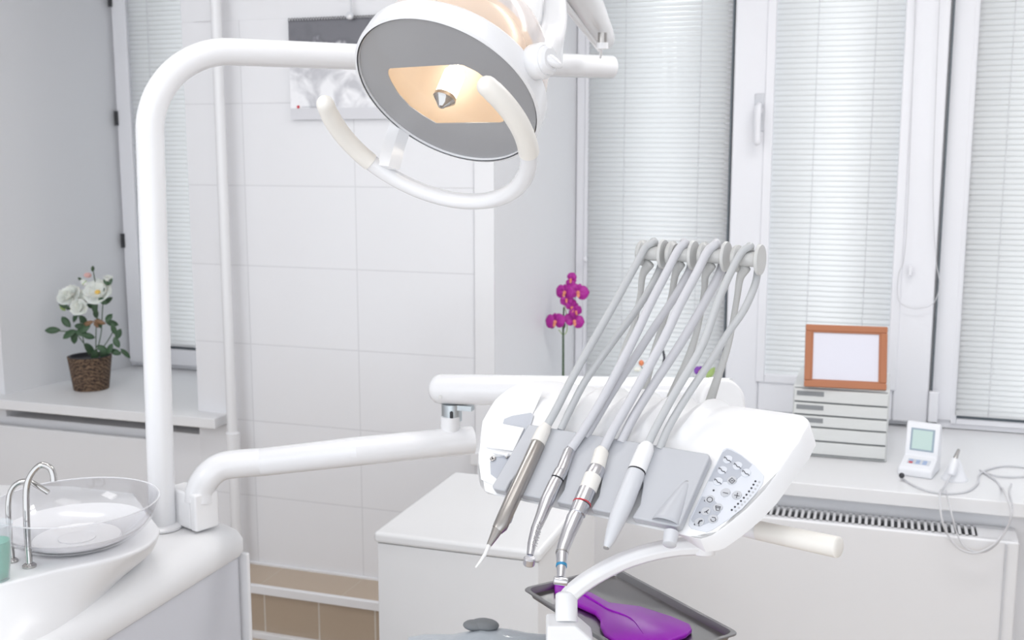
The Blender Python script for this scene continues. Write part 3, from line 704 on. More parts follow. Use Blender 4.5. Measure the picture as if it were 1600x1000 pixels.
def bump(u, ph):
    on = min(1, max(0, ph / .12)); off = min(1, max(0, (1.8 - ph) / .5))
    return on * off * sum(.0065 * math.exp(-((u - g) / .0085) ** 2) - .007 * math.exp(-((u - g + .020) / .009) ** 2) - .002 * math.exp(-((u - g - .018) / .007) ** 2) for g in (.052, .106, .162, .216))
grid = []
for s_ in srow:
    y, z, ph = prof(s_); a, b = lerp(uLk, s_), lerp(uRk, s_); row = []
    for i in range(NC + 1):
        u = a + (b - a) * i / NC; bb = bump(u, ph)
        row.append(HF(u, y - 0 + bb * sin(ph), z + bb * cos(ph)))
    grid.append(row)
nr = len(grid)
hb = MB().rings(grid, closed=False, cap=False)
loop = [grid[0][i] for i in range(NC + 1)] + [grid[j][NC] for j in range(1, nr)] + [grid[-1][i] for i in range(NC - 1, -1, -1)] + [grid[j][0] for j in range(nr - 2, 0, -1)]
def nrm_at(j): ph = prof(srow[j])[2]; return hv * sin(ph) + hw_ * cos(ph)
idx = [0] * (NC + 1) + list(range(1, nr)) + [nr - 1] * NC + list(range(nr - 2, 0, -1))
side = [(-hv * .3)] * (NC + 1) + [hu] * (nr - 1) + [-hw_] * NC + [-hu] * (nr - 2)
hbk = V((hw_.x, hw_.y, 0)).normalized() * -1
def dep_dir(j):
    a = min(1, prof(srow[j])[2] / 1.2); return (hbk * (1 - a) - V((0, 0, 1)) * a).normalized()
dep = []
for k_, j in enumerate(idx):
    if k_ <= NC:
        a = min(1, max(0, (k_ / NC - .80) / .2)); dep.append((hbk * (1 - a) - hw_ * a).normalized())
    elif k_ < NC + nr - 1: dep.append(-nrm_at(j))
    else: dep.append(dep_dir(j))
def grow(out, dn): return [p + s_ * out + d_ * dn for p, s_, d_ in zip(loop, side, dep)]
cen = HF(.16, .06, -.09)
L1 = grow(.002, .002); L2 = grow(.010, .026); L3 = [p.lerp(cen, .08) for p in grow(.002, .034)]; L4 = [p.lerp(cen, .55) for p in L3]; L5 = [p.lerp(cen, .98) for p in L3]
hb.rings([loop, L1, L2, L3, L4, L5])
ho = obj('console_body', hb, mat('console_shell', (0.84, 0.84, 0.85), 0.38), con, ang=30)
wl = ho.modifiers.new('weld', 'WELD'); wl.merge_threshold = 0.0002
# holder plate with notches
slots = [(800, 776), (859, 786), (914, 795), (979, 806)]
su = [hab(x, y, .012)[0] for x, y in slots]
tops = [.005, .058, .108, .17]
pl_b = -.112
out = [(-.004, 0), (.27, 0), (.274, -.004), (.272, pl_b + .004), (.268, pl_b)]
for k in (3, 2, 1, 0):
    c = su[k]; wd = .0085
    out += [(c + wd, pl_b), (c + wd + .003, pl_b + .02), (c + wd * .6, pl_b + .045), (c + .002, pl_b + .055), (c - wd * .8, pl_b + .04), (c - wd - .004, pl_b + .015), (c - wd - .004, pl_b)]
out += [(-.006, pl_b), (-.010, pl_b + .004)]
pm = MB().prism([HF(a, b, .001) for a, b in out], hw_ * .013)
plate = obj('holder_plate', pm, 'holder', con, bevel=0.0025, label='light grey holder plate')
# recess shadow strip below plate
# fifth, empty slot: half-funnel and stub
fa, fb = hab(1048, 800, .014)
fn = []
for i in range(13):
    t = i / 12; b = -.045 - .064 * t; r = .003 + .015 * t ** .8
    fn.append([HF(fa - .002 + .006 * (1 - t) + r * cos(q), b, .012 + r * .55 * sin(q)) for q in [pi * j / 12 for j in range(13)]])
obj('empty_holder', MB().rings(fn, closed=False, cap=False), 'holder', plate, label='hollow of the empty holder', solid=.001)
st0 = hp(1049, 832, .008); st1 = hp(1046, 851, .008)
obj('holder_stub', MB().tube([st0, st1], [.0095, .0085], 20, dome=(0, .15)), 'greyp', plate)
# left service panel
def polyp(pts, c0, c1, nm, mt, par, bev=0, lab=None, sm=False):
    return obj(nm, MB().prism([hp(x, y, c0) for x, y in pts], hw_ * (c1 - c0)), mt, par, bevel=bev, smooth=bool(bev), label=lab)
lp_ = polyp([(752, 750), (748, 722), (752, 690), (768, 655), (790, 628), (812, 614), (850, 608), (836, 640), (812, 690), (790, 755), (775, 760)], .0002, .0012, 'left_panel', 'plastic', con, .0006)
polyp([(788, 655), (800, 650), (830, 645), (834, 650), (828, 668), (816, 690), (805, 672), (786, 662)], .0012, .0018, 'grey_patch', 'label_grey', lp_)
polyp([(800, 712), (796, 728), (786, 746), (776, 748), (767, 741), (766, 722), (775, 714)], .0012, .0018, 'grey_patch', 'label_grey', lp_)
polyp([(778, 662), (820, 670), (803, 706), (760, 700)], .0018, .0045, 'lid', 'plastic', lp_, .001)
kp = hp(771, 718, .001)
obj('keyhole', MB().lathe([(.0042, 0), (.0042, .003), (.003, .0035)], kp, hw_, 16), 'steel', lp_)
obj('keyhole_dot', MB().lathe([(.0014, .0035), (.0014, .0042)], kp, hw_, 10), 'dark', lp_)
obj('latch', MB().tube([hp(772, 707, .005), hp(789, 710, .005)], .0022, 10, dome=(1, 1)).ball(hp(792, 711, .005), .0035), 'plastic', lp_)
obj('latch_pin', MB().ball(hp(792, 714, .004), .0024), 'satin', lp_)
# keypad
kpad = polyp([(1130, 703), (1136, 700), (1144, 702), (1160, 712), (1180, 728), (1194, 744), (1192, 756), (1180, 773), (1160, 795), (1138, 812), (1112, 829), (1104, 832), (1080, 826), (1076, 820), (1078, 810), (1098, 770), (1112, 740)], .0002, .0010, 'keypad', 'label_light', con, .0004, 'pale keypad membrane')
polyp([(1129, 707), (1136, 702), (1143, 704), (1158, 712), (1175, 726), (1168, 735), (1150, 750), (1138, 753), (1107, 752), (1114, 738)], .0010, .0013, 'keypad_zone', 'label_grey', kpad)
polyp([(1097, 776), (1112, 778), (1124, 790), (1126, 800), (1112, 815), (1100, 820), (1082, 816), (1080, 812)], .0010, .0013, 'keypad_zone', 'label_grey', kpad)
zo = lambda x, y: (1040 + x / 5.0, 660 + y / 5.0)
btn = [(486, 290), (562, 340), (444, 375), (628, 395), (410, 462), (518, 455), (468, 550), (557, 570), (345, 603), (408, 668), (315, 697), (370, 757), (265, 780)]
def stroke(mb, pts, c, ox, oy, r=.0004):
    mb.tube([hp(*zo(ox + x, oy + y), c) for x, y in pts], r, 6)
for k, (x, y) in enumerate(btn):
    c = hp(*zo(x, y), .001)
    b = obj('button', MB().lathe([(.0062, 0), (.0062, .0007), (.0056, .0012)], c, hw_, 24), 'label_light' if k < 5 else 'button', kpad)
    ic = MB(); h_ = .0026
    if k < 5:      # chair silhouettes
        for q in [[(-27, -10), (-26, -22), (-14, -14), (-5, 3), (5, 8), (13, 7), (24, 20)]]: stroke(ic, q, h_, x, y, .0005)
    elif k == 5:
        stroke(ic, [(-24, 0), (0, -22), (24, 0), (0, 22), (-24, 0)], h_, x, y); stroke(ic, [(-10, 0), (12, 0)], h_, x, y)
    elif k == 6: stroke(ic, [(-20, -3), (20, 5)], h_, x, y)
    elif k == 7: stroke(ic, [(-20, -3), (20, 5)], h_, x, y); stroke(ic, [(5, -20), (-4, 20)], h_, x, y)
    elif k == 8: stroke(ic, [(22 * cos(a), 20 * sin(a)) for a in [i * pi / 6 for i in range(13)]], h_, x, y)
    elif k == 9: stroke(ic, [(-18, -16), (20, -10), (10, 22), (-12, 18), (-18, -16)], h_, x, y); stroke(ic, [(-12, -4), (14, 0)], h_, x, y)
    elif k == 10: stroke(ic, [(0, 0), (22, -16)], h_, x, y); stroke(ic, [(0, 0), (16, 14)], h_, x, y); stroke(ic, [(-14, 4), (8, 0)], h_, x, y)
    elif k == 11: stroke(ic, [(-8, -16), (16, -14), (22, 2), (14, 14)], h_, x, y); stroke(ic, [(8, 18), (-14, 12), (-18, -2)], h_, x, y)
    else: stroke(ic, [(-10, 12), (0, -10), (22, -14)], h_, x, y, .0009); stroke(ic, [(-6, 18), (-4, 30)], h_, x, y)
    obj('icon', ic, 'ink', kpad)
dots = [(375, 532), (308, 612), (268, 705), (229, 797)] + [(702, 461), (687, 487), (671, 514), (652, 540), (632, 566), (611, 590), (589, 615), (566, 637), (542, 661), (517, 685)]
for x, y in dots:
    obj('indicator', MB().lathe([(.0013, 0), (.0013, .0006)], hp(*zo(x, y), .001), hw_, 10), 'ink', kpad)
for x, y in dots[4:]:
    obj('scale_mark', MB().lathe([(.0016, 0), (.0016, .0003)], hp(*zo(x + 30, y + 6), .001), hw_, 6), 'ink_grey', kpad)
# handle on the right
h0, h1 = P(1150, 819, 1.47), P(1180, 828, 1.44)
hdir = (P(1313, 855, 1.36) - P(1185, 829, 1.44)).normalized()
obj('handle_collar', MB().tube([P(1160, 823, 1.46), P(1190, 830, 1.44)], .0125, 24), 'plastic', con)
obj('handle_grip', MB().tube([P(1186, 829, 1.44), P(1309, 855, 1.36)], [.0125, .0132], 28, dome=(0, .25)), 'cream', con)

# hose arms (whips)
ZP = [1.63, 1.605, 1.58, 1.545]
dc = [(1036, 397), (1083, 399), (1134, 401), (1187, 406)]
arms = [[(1014, 412), (1004, 431), (1000, 463), (989, 512), (975, 550), (962, 600), (955, 640)],
        [(1062, 412), (1055, 430), (1048, 466), (1032, 517), (1016, 571), (1004, 615), (996, 650)],
        [(1110, 414), (1102, 432), (1100, 458), (1089, 517), (1073, 566), (1050, 620), (1040, 655)],
        [(1164, 418), (1156, 436), (1151, 469), (1138, 539), (1118, 600), (1106, 640), (1100, 670)]]
for k in range(4):
    Z = ZP[k]; d = P(*dc[k], Z - .012)
    pth = [P(x, y, Z + .0 + .10 * min(1, (y - 412) / 220)) for x, y in arms[k]]
    rr_ = [.0085, .0055, .0046, .0048, .0062, .008, .009]
    pc = cr(pth, 6); rc = [lerp([(i, r_) for i, r_ in enumerate(rr_)], j / 6) for j in range(len(pc))]
    wa = obj('hose_arm', MB().tube(pc, rc, 16, dome=(.5, 0), flat=0.75, ref=hu), 'whip', con)
    drum_a = d - hu * .033
    obj('pulley_drum', MB().tube([drum_a, d - hu * .003], .0105, 24), 'disc', wa)
    # back flange (teardrop into the arm) and front disc
    obj('pulley_flange', MB().lathe([(.0175, -.0), (.019, .002), (.019, .006), (.015, .010)], drum_a - hu * .004, hu, 32), 'whip', wa)
    rings_ = []
    for (s_, h_) in ((.92, -.0025), (1, -.0015), (1, .0015), (.96, .0028)):
        rings_.append([d + hu * h_ + (hv.cross(hu) * 0) + (V((0, 0, 1)) * sin(q) * .0215 * s_ + hu.cross(V((0, 0, 1))) * cos(q) * .0185 * s_) for q in [2 * pi * j / 36 for j in range(36)]])
    obj('pulley_disc', MB().rings(rings_), 'disc', wa)

# handpieces and hoses
hoses_f = [[(1031, 381), (1020, 379), (1008, 387), (994, 413), (954, 485), (900, 580), (870, 638), (853, 668)],
           [(1081, 381), (1071, 380), (1059, 392), (1043, 423), (1016, 475), (989, 532), (946, 615), (912, 672), (892, 702)],
           [(1130, 382), (1119, 381), (1105, 394), (1089, 426), (1062, 477), (1035, 534), (989, 618), (958, 672), (942, 704)],
           [(1184, 386), (1173, 385), (1159, 394), (1143, 423), (1124, 466), (1103, 526), (1086, 561), (1054, 615), (1025, 668), (1010, 700)]]
hoses_b = [[(1034, 404), (1031, 420), (1016, 450), (992, 488), (954, 539), (916, 593), (892, 638), (876, 672)],
           [(1081, 406), (1078, 421), (1067, 442), (1051, 469), (1019, 517), (989, 563), (954, 617), (926, 664), (914, 684)],
           [(1130, 408), (1125, 425), (1113, 450), (1094, 485), (1062, 539), (1016, 609), (988, 655), (970, 692)],
           [(1185, 412), (1183, 430), (1178, 450), (1162, 485), (1138, 520), (1111, 563), (1076, 615), (1046, 665), (1030, 702)]]
def hosepath(lst, Zt, c):
    x1, y1 = lst[-1]; Zb = depth(hp(x1, y1, c)); y0 = lst[0][1]; out = []
    for (x, y) in lst:
        t = max(0, min(1, (y - y0) / (y1 - y0))); out.append(P(x, y, Zt + (Zb - Zt) * t))
    return cr(out, 8)
def seg(parent, nm, pts, rad, mt, c=.019, dome=(0, 0), n=24, lab=None):
    pp = [hp(x, y, c) for x, y in pts]
    return obj(nm, MB().tube(pp, rad, n, dome=dome), mt, parent, label=lab)
names = ['multifunction_syringe', 'turbine_handpiece', 'contra_angle_handpiece', 'scaler_handpiece']
labs = ['slim steel air-water syringe with a thin white bent tip, leftmost in the holder',
        'silver turbine handpiece with a dimpled grip, second tool from the left in the holder',
        'silver contra-angle handpiece with red and blue rings, third tool in the holder',
        'light grey plastic pen-shaped handpiece, rightmost tool in the holder']
hrad = [.0058, .0064, .0066, .0055]; hr2 = [.0052, .0058, .0064, .0052]
tools = []
for k in range(4):
    base = hp(*hoses_f[k][-1], .019)
    t = thing(names[k], base, labs[k], 'dental handpiece', 'handpieces in the console holder'); tools.append(t)
    del t['group']
    hm = 'hose' if k in (0, 3) else 'hose2'
    p1 = hosepath(hoses_f[k][1:], ZP[k] - .008, .019); p2 = hosepath(hoses_b[k], ZP[k] + .010, .012)
    top = p1[0]
    mid = (p1[0] + p2[0]) * .5 + rt * .008 + fw * .012
    full = p2[::-1][:-1] + cr([p2[0], mid, p1[0]], 4) + p1[1:]
    full = p2[::-1] + p1
    n1 = len(p2)
    # one continuous hose, passing over the drum behind the disc
    dn_ = hu.cross(V((0, 0, 1)))     # towards the viewer
    dr_ = P(*dc[k], ZP[k]) - hu * .017
    full = p2[::-1][:-1] + cr([p2[0], dr_ + dn_ * -.016 + V((0, 0, .004)), dr_ + dn_ * -.004 + V((0, 0, .0175)), p1[0]], 5)[:-1] + p1[0:]
    rads = [hr2[k] + (hrad[k] - hr2[k]) * i / len(full) for i in range(len(full))]
    obj('hose', MB().tube(full, rads, 16), hm, t)
t = tools[0]
seg(t, 'sleeve', [(855, 664), (849, 674), (840, 693)], [.0065, .0100, .0105], 'cream')
seg(t, 'syringe_body', [(840, 694), (839, 697), (826, 726), (800, 782), (782, 822), (777, 828)], [.0098, .0104, .0104, .0104, .0098, .008], 'satin')
seg(t, 'nozzle', [(777, 828), (773, 836), (764, 852)], [.0072, .006, .0034], 'satin')
seg(t, 'tip', [(764, 852), (759, 864), (751, 877), (744, 886)], [.0028, .0026, .002, .0014], 'grip_t', dome=(0, 1))
seg(t, 'body_button', [(798, 806), (795, 814)], .004, 'label_grey', c=.01, dome=(1, 1))
t = tools[1]
seg(t, 'coupling', [(892, 701), (889, 706), (879, 733), (877, 737)], [.0062, .0078, .0082, .008], 'alu')
seg(t, 'coupling_collar', [(877, 736), (876, 738), (871, 748)], [.0088, .0092, .0092], 'alu')
seg(t, 'seal_ring', [(871, 748), (870, 750)], .0087, 'dark')
seg(t, 'handpiece_body', [(870, 750), (866, 758), (855, 782), (846, 806), (837, 827), (831, 850), (828, 868)], [.0086, .0092, .0094, .0078, .0066, .0058, .0044], 'alu')
dm = MB()
for i in range(9):
    for j in range(-2, 3):
        f = i / 8; cx = 843 - 9 * f + j * 2.3; cy = 815 + 36 * f + j * 1.0 + (i % 2)
        dm.ball(hp(cx, cy, .019 + .0062 * (1 - .18 * f) * sqrt(max(0.05, 1 - (j / 3.2) ** 2))), .0009, seg=6, rg=4)
obj('grip_dimples', dm, 'steel', t)
hc = hp(827, 877, .019); 
obj('handpiece_head', MB().lathe([(.0068, -.005), (.0076, -.004), (.0076, .004), (.0062, .0055)], hc, (up * .93 + rt * .12 - fw * .35), 24), 'alu', t)
t = tools[2]
seg(t, 'sleeve', [(943, 702), (940, 706), (933, 732)], [.0078, .0098, .0102], 'cream')
seg(t, 'motor_coupling', [(933, 731), (932, 734), (927, 744)], [.011, .0118, .0118], 'alu')
seg(t, 'motor_band', [(927, 744), (918, 767)], .0117, 'cream')
seg(t, 'motor_body', [(918, 766), (909, 787)], .0118, 'alu')
seg(t, 'red_ring', [(909.5, 786), (909, 787.6)], .0121, 'red')
seg(t, 'motor_nose', [(908.5, 788), (902, 803)], [.0115, .0108], 'alu')
seg(t, 'handpiece_body', [(902, 801), (898, 810), (888, 834), (880, 856), (878, 863)], [.0096, .0108, .0094, .0082, .0078], 'alu')
seg(t, 'seam_ring', [(878, 863), (878, 865)], .0082, 'steel')
seg(t, 'handpiece_neck', [(878, 865), (877.5, 880), (876, 903)], [.0076, .0066, .0046], 'alu')
seg(t, 'blue_ring', [(877.4, 882), (877.2, 885.5)], .0070, 'blue')
hc = hp(876, 908, .019)
obj('handpiece_head', MB().tube([hc - rt * .0075 - up * -.001, hc + rt * .0075 + up * -.001], .0052, 20, dome=(.3, .3)), 'alu', t)
t = tools[3]
seg(t, 'hose_sleeve', [(1013, 694), (1009, 702), (995, 736)], [.0075, .0115, .0118], 'plastic')
seg(t, 'seal_ring', [(995, 736), (994.3, 738)], .0119, 'dark')
seg(t, 'handpiece_body', [(994, 738), (988, 754), (976, 785), (966, 808), (957, 832), (952, 846), (947.5, 855)], [.0116, .0122, .0122, .0112, .0085, .0064, .004], 'greyp', dome=(0, .3))
seg(t, 'nozzle_ring', [(947.7, 854), (947, 857)], .0036, 'steel')

# ------------------------------------------------------------ tray arm, tray, hand mirror
TR = 0.862
tl_ = onZ(808, 915, TR); tb_ = onZ(960, 885, TR); tr_ = onZ(1157, 990, TR)
ex = (tr_ - tb_); wx = ex.length; ex.normalize(); ey = V((-ex.y, ex.x, 0)); 
if (tl_ - tb_).dot(ey) < 0: ey = -ey
wy = (tl_ - tb_).dot(ey)
def TF(a, b, c=0): return tb_ + ex * a + ey * b + V((0, 0, c))
tray = thing('instrument_tray', TF(wx / 2, wy / 2), 'rectangular stainless steel instrument tray with raised edges under the console', 'tray')
th = .009
def rrect(d, z, r=.012, n=5):
    o = []
    for cx, cy, a0 in ((wx - d - r, wy - d - r, 0), (d + r, wy - d - r, 90), (d + r, d + r, 180), (wx - d - r, d + r, 270)):
        for i in range(n + 1):
            a = radians(a0 + 90 * i / n); o.append(TF(cx + r * cos(a), cy + r * sin(a), z))
    return o
obj('tray_pan', MB().rings([rrect(.012, -th), rrect(.009, -th + .001), rrect(.006, .001), rrect(.001, .001), rrect(0, 0), rrect(0, -.001), rrect(.005, -.001), rrect(.008, -th - .0012), rrect(.012, -th - .0012)]), 'tray', tray, ang=25)
ta = thing('tray_arm', P(885, 962, 1.42), 'white curved arm below the console that carries the steel tray', 'support arm')
ce = [(885, 936, 1.455), (900, 920, 1.452), (930, 899, 1.452), (975, 876, 1.452), (1020, 862, 1.452), (1060, 855, 1.452), (1098, 853, 1.452)]
obj('arm_bar', MB().tube(cr([P(*c) for c in ce], 8), [.0125] * 49, 8, flat=1.0, ref=V((0, 0, 1))), 'plastic', ta, bevel=.003, ang=20)
obj('arm_neck', MB().tube([P(1100, 864, 1.452), P(1100, 822, 1.452)], .0145, 24, dome=(.3, 0)), 'plastic', ta)
pz = depth(onZ(872, 969, TR)) - .03
obj('arm_post', MB().tube([P(885, 972, 1.44), P(885, 930, 1.452)], .0145, 28, dome=(0, .35)), 'plastic', ta)
q0 = P(885, 968, 1.44)
fb_ = lambda a, b, c: q0 + rt * a + V((-rt.y, rt.x, 0)) * b + V((0, 0, c))
blkp = [fb_(-.026, -.022, 0), fb_(.012, -.022, 0), fb_(.034, -.022, -.020), fb_(.034, -.022, -.034), fb_(.026, -.022, -.05), fb_(.026, -.022, -.075), fb_(-.026, -.022, -.075)]
obj('tray_clamp', MB().prism(blkp, V((-rt.y, rt.x, 0)) * .044), 'plastic', ta, bevel=.004)
mz = TR - th
def zt(x, y, z): return onZ(x, y, z)
mirror = thing('hand_mirror', onZ(1000, 965, mz), 'glossy magenta plastic hand mirror lying face down on the steel tray', 'hand mirror')
mo = [(866, 910), (869, 908), (925, 925), (952, 940), (1000, 946), (1050, 962), (1078, 974), (1081, 982), (1072, 990), (1040, 1002), (1000, 1014), (970, 1008), (945, 990), (938, 975), (938, 965), (930, 955), (890, 937), (867, 922)]
tt = .008
rg = [[onZ(x, y, mz + tt) for x, y in mo]]
cmx = sum((p for p in rg[0]), V((0, 0, 0))) / len(mo)
top_ = rg[0]
def shrink(d, z):
    o = []; n = len(top_)
    for i in range(n):
        a, b, c = top_[i - 1], top_[i], top_[(i + 1) % n]
        t = (c - a).normalized(); nn = V((-t.y, t.x, 0)); 
        if area_s < 0: nn = -nn
        o.append(V((b.x, b.y, 0)) + nn * d + V((0, 0, z)))
    return o
area_s = sum(top_[i].x * top_[(i + 1) % len(top_)].y - top_[(i + 1) % len(top_)].x * top_[i].y for i in range(len(top_)))
obj('mirror_shell', MB().rings([shrink(.002, mz + .0003), shrink(0, mz + .002), shrink(0, mz + tt - .002), shrink(.0012, mz + tt - .0006), shrink(.003, mz + tt)]), 'purple', mirror, ang=50)
obj('ridge', MB().tube(cr([onZ(x, y, mz + tt) for x, y in [(872, 913), (905, 926), (935, 943), (950, 952), (985, 966), (1005, 990)]]), [.0030 - .00005 * i for i in range(41)], 12, dome=(1, 1), flat=.45, ref=V((0, 0, 1))), 'purple', mirror)

# ------------------------------------------------------------ dental chair headrest (bottom edge)
hc_ = P(775, 1015, 1.62)
ch = thing('dental_chair', V((hc_.x, hc_.y - .1, FL)), 'top of a grey covered dental chair headrest at the bottom edge of the photo', 'dental chair')
xa = V((1, 0, 0)); 
mb = MB(); rings_ = []
for i in range(13):
    t = -1 + 2 * i / 12; w_ = .125 * sqrt(max(0.02, 1 - abs(t) ** 2.6)) + .01
    hgt = .036 * (1 - .55 * abs(t) ** 1.6)
    rings_.append([hc_ + rt * (t * .13) + V((-rt.y, rt.x, 0)) * (cos(q) * .055) + V((0, 0, 1)) * (sin(q) * hgt + (0.003 * sin(7 * t + q * 2)) - .012) for q in [2 * pi * j / 24 for j in range(24)]])
obj('headrest', MB().rings(rings_), 'fabric', ch, ang=60)
obj('headrest_knob', MB().ball(P(742, 977, 1.64), .014, (1.3, 1, .5)).ball(P(757, 976, 1.64), .016, (1.4, 1, .5)), 'fabric_d', ch)
cb0 = hc_ + V((0, 0, -.06))
obj('headrest_stem', MB().tube([cb0 + V((0, 0, .03)), cb0 + V((.02, -.10, -.22))], .02, 16), 'steel', ch)
obj('backrest', MB().tube([cb0 + V((.01, -.05, -.12)), cb0 + V((.05, -.25, -.35)), cb0 + V((.1, -.5, -.42))], [.1, .16, .18], 24, dome=(.4, .4), flat=.35, ref=rt), 'fabric', ch)
obj('chair_base', MB().lathe([(.2, 0), (.2, .03), (.08, .06), (.08, .3)], V((cb0.x + .08, cb0.y - .4, FL)), seg=32), 'plastic', ch)

# ------------------------------------------------------------ drawer unit and picture frame on the right sill
db = onZ(1385, 724, SZ); dtl = onZ(1276, 716, SZ)
dz = onpl(1388, 612, db, V((0, 1, 0))).z - SZ
x0_ = onY(1237, 660, db.y).x; x1_ = db.x; y0_ = db.y; dep = .30
du = thing('drawer_unit', V(((x0_ + x1_) / 2, y0_ + dep / 2, SZ)), 'grey plastic desktop unit of five flat drawers on the right window sill', 'drawer unit')
ztp = SZ + dz
obj('drawer_casing', MB().box((x0_, y0_ + .012, SZ), (x1_, y0_ + dep, ztp)), 'drawer', du, bevel=.004)
zs = [0.0, .175, .36, .545, .70, .845, .985]
zz = [ztp - .002 - dz * f for f in (0.03, .225, .405, .575, .77, .965)]
obj('drawer_gap_shade', box((x0_ + .006, y0_ + .0095, SZ + .006), (x1_ - .006, y0_ + .0115, ztp - .006)), 'drawer_dark', du, smooth=False)  # dark sheet behind the fronts, paints the shade in the gaps
for k in range(5):
    za, zb = zz[k], zz[k + 1] + .0055
    d = obj('drawer', MB().box((x0_ + .004, y0_, zb), (x1_ - .004, y0_ + .012, za)), 'drawer', du, bevel=.0025)
    w_ = x1_ - x0_
    if k < 3: obj('label_holder', box((x0_ + .012, y0_ - .0015, za - .020), (x0_ + .092, y0_ + .001, za - .006)), 'drawer_dark', d, smooth=False)
    obj('finger_groove', MB().prism([V((x0_ + .03, y0_ - .0012, zb + .001)), V((x0_ + .04, y0_ - .0012, zb + .008)), V((x1_ - .055, y0_ - .0012, zb + .008)), V((x1_ - .045, y0_ - .0012, zb + .001))], (0, .004, 0)), 'drawer', d, smooth=False)
# frame
f0 = onpl(1256, 603, V((0, y0_ + .02, 0)), V((0, 1, 0))); f0.z = ztp + .001
f0 = onZ(1256, 604, ztp + .001); f1 = onZ(1385, 610, ztp + .001)
fx = (f1 - f0); fwid = fx.length; fx.normalize()
lean = radians(18); fb2 = V((-fx.y, fx.x, 0)); fz = V((0, 0, 1)) * cos(lean) + fb2 * sin(lean); fn_ = fx.cross(fz)
def PF(a, b, c=0): return f0 + fx * a + fz * b + fn_ * c
tlp = onpl(1265, 507, f0, fn_) - f0; fh = tlp.dot(fz)
pf = thing('picture_frame', f0, 'reddish wooden picture frame with a blank page, standing on the drawer unit', 'picture frame')
bw = .020
obj('frame_moulding', MB().box((0, 0, -.006), (fwid, bw, .008), PF).box((0, fh - bw, -.006), (fwid, fh, .008), PF).box((0, bw, -.006), (bw, fh - bw, .008), PF).box((fwid - bw, bw, -.006), (fwid, fh - bw, .008), PF), 'wood', pf, bevel=.003)
g = bw * .62
obj('inner_lip', MB().box((g, g, -.004), (fwid - g, bw + .004, .0055), PF).box((g, fh - bw - .004, -.004), (fwid - g, fh - g, .0055), PF).box((g, g, -.004), (bw + .004, fh - g, .0055), PF).box((fwid - bw - .004, g, -.004), (fwid - g, fh - g, .0055), PF), 'wood', pf, bevel=.0015)
obj('page', MB().box((bw, bw, -.003), (fwid - bw, fh - bw, .001), PF), 'paper', pf, smooth=False)
obj('stand_leg', MB().prism([PF(fwid * .4, fh * .6, -.006), PF(fwid * .6, fh * .6, -.006), f0 + fx * fwid * .65 + fb2 * .11, f0 + fx * fwid * .35 + fb2 * .11], fn_ * -.003), 'wood', pf, smooth=False)
# which side faces the camera
# ------------------------------------------------------------ apex locator device, handpiece stand, cord
dv0 = onZ(1402, 742, SZ); dv1 = onZ(1456, 750, SZ); ax_ = (dv1 - dv0); aw = ax_.length; ax_.normalize(); ay_ = V((-ax_.y, ax_.x, 0))
def DF(a, b, c): return dv0 + ax_ * a + ay_ * b + V((0, 0, c))
dev = thing('apex_locator', dv0 + ax_ * aw / 2 + ay_ * .05, 'small white electronic device with a pale green screen on the right window sill', 'dental device')
prf = [(0, 0), (0, .022), (.006, .028), (.07, .045), (.085, .135), (.092, .142), (.105, .142), (.112, .13), (.12, 0)]
mbd = MB().prism([DF(0, b, c) for b, c in prf], ax_ * aw)
obj('device_body', mbd, 'stand', dev, bevel=.006)
sn = (DF(0, .085, .135) - DF(0, .07, .045)).normalized()
so = DF(0, .07, .045); sf_n = sn.cross(ax_)
if sf_n.dot(fw) > 0: sf_n = -sf_n
def SF(a, b, c): return so + ax_ * a + sn * b + sf_n * c
obj('screen_bezel', MB().box((aw * .16, .016, -.001), (aw * .86, .082, .0015), SF), 'lcdf', dev, bevel=.0012)
obj('screen', MB().box((aw * .22, .021, 0), (aw * .80, .077, .0022), SF), 'lcd', dev, smooth=False)
bn = (DF(0, .07, .045) - DF(0, .006, .028)).normalized(); bnn = ax_.cross(bn)
def BF(a, b, c): return DF(0, .006, .028) + ax_ * a + bn * b + bnn * c
obj('key_panel', MB().box((aw * .2, .018, 0), (aw * .85, .046, .0012), BF), 'label_light', dev, smooth=False)
for k, (a, b) in enumerate([(.3, .024), (.3, .036), (.5, .024), (.5, .036), (.7, .024), (.7, .036)]):
    obj('button', MB().box((aw * a - .005, b - .004, .001), (aw * a + .006, b + .004, .0026), BF), mat('device_key_blue', (0.35, 0.45, 0.66), .4) if k else 'red', dev, smooth=False)
obj('socket', MB().ball(onZ(1409, 743, SZ + .018), .008), 'dark', dev)
hs0 = onZ(1492, 752, SZ)
hst = thing('handpiece_stand', hs0, 'small white stand holding a corded handpiece beside the green screen device', 'handpiece stand')
obj('stand_base', MB().lathe([(.036, 0), (.036, .004), (.030, .012), (.022, .03), (.014, .05), (.010, .06)], hs0 + V((0, .02, 0)), seg=32), 'stand', hst)
ht = thing('corded_handpiece', hs0 + V((0, 0, .02)), 'small grey and steel corded handpiece resting in the white stand', 'handpiece')
p0, p1 = onpl(1486, 741, hs0 + V((0, -.02, 0)), V((0, 1, 0))), onpl(1492, 718, hs0 + V((0, .0, 0)), V((0, 1, 0)))
p2_ = onpl(1498, 703, hs0 + V((0, .02, 0)), V((0, 1, 0)))
obj('handpiece_body', MB().tube([p0, p0.lerp(p1, .5), p1], [.010, .013, .010], 20, dome=(.4, .4)), 'stand', ht)
obj('handpiece_nose', MB().tube([p1, p2_], [.007, .0045], 16, dome=(0, .6)), 'steel', ht)
zt_ = SZ + .004
cds = [onZ(x, y, zt_) for x, y in [(1407, 745), (1425, 757), (1450, 767), (1480, 771), (1510, 768), (1527, 756), (1530, 742), (1545, 733), (1575, 728), (1620, 733)]]
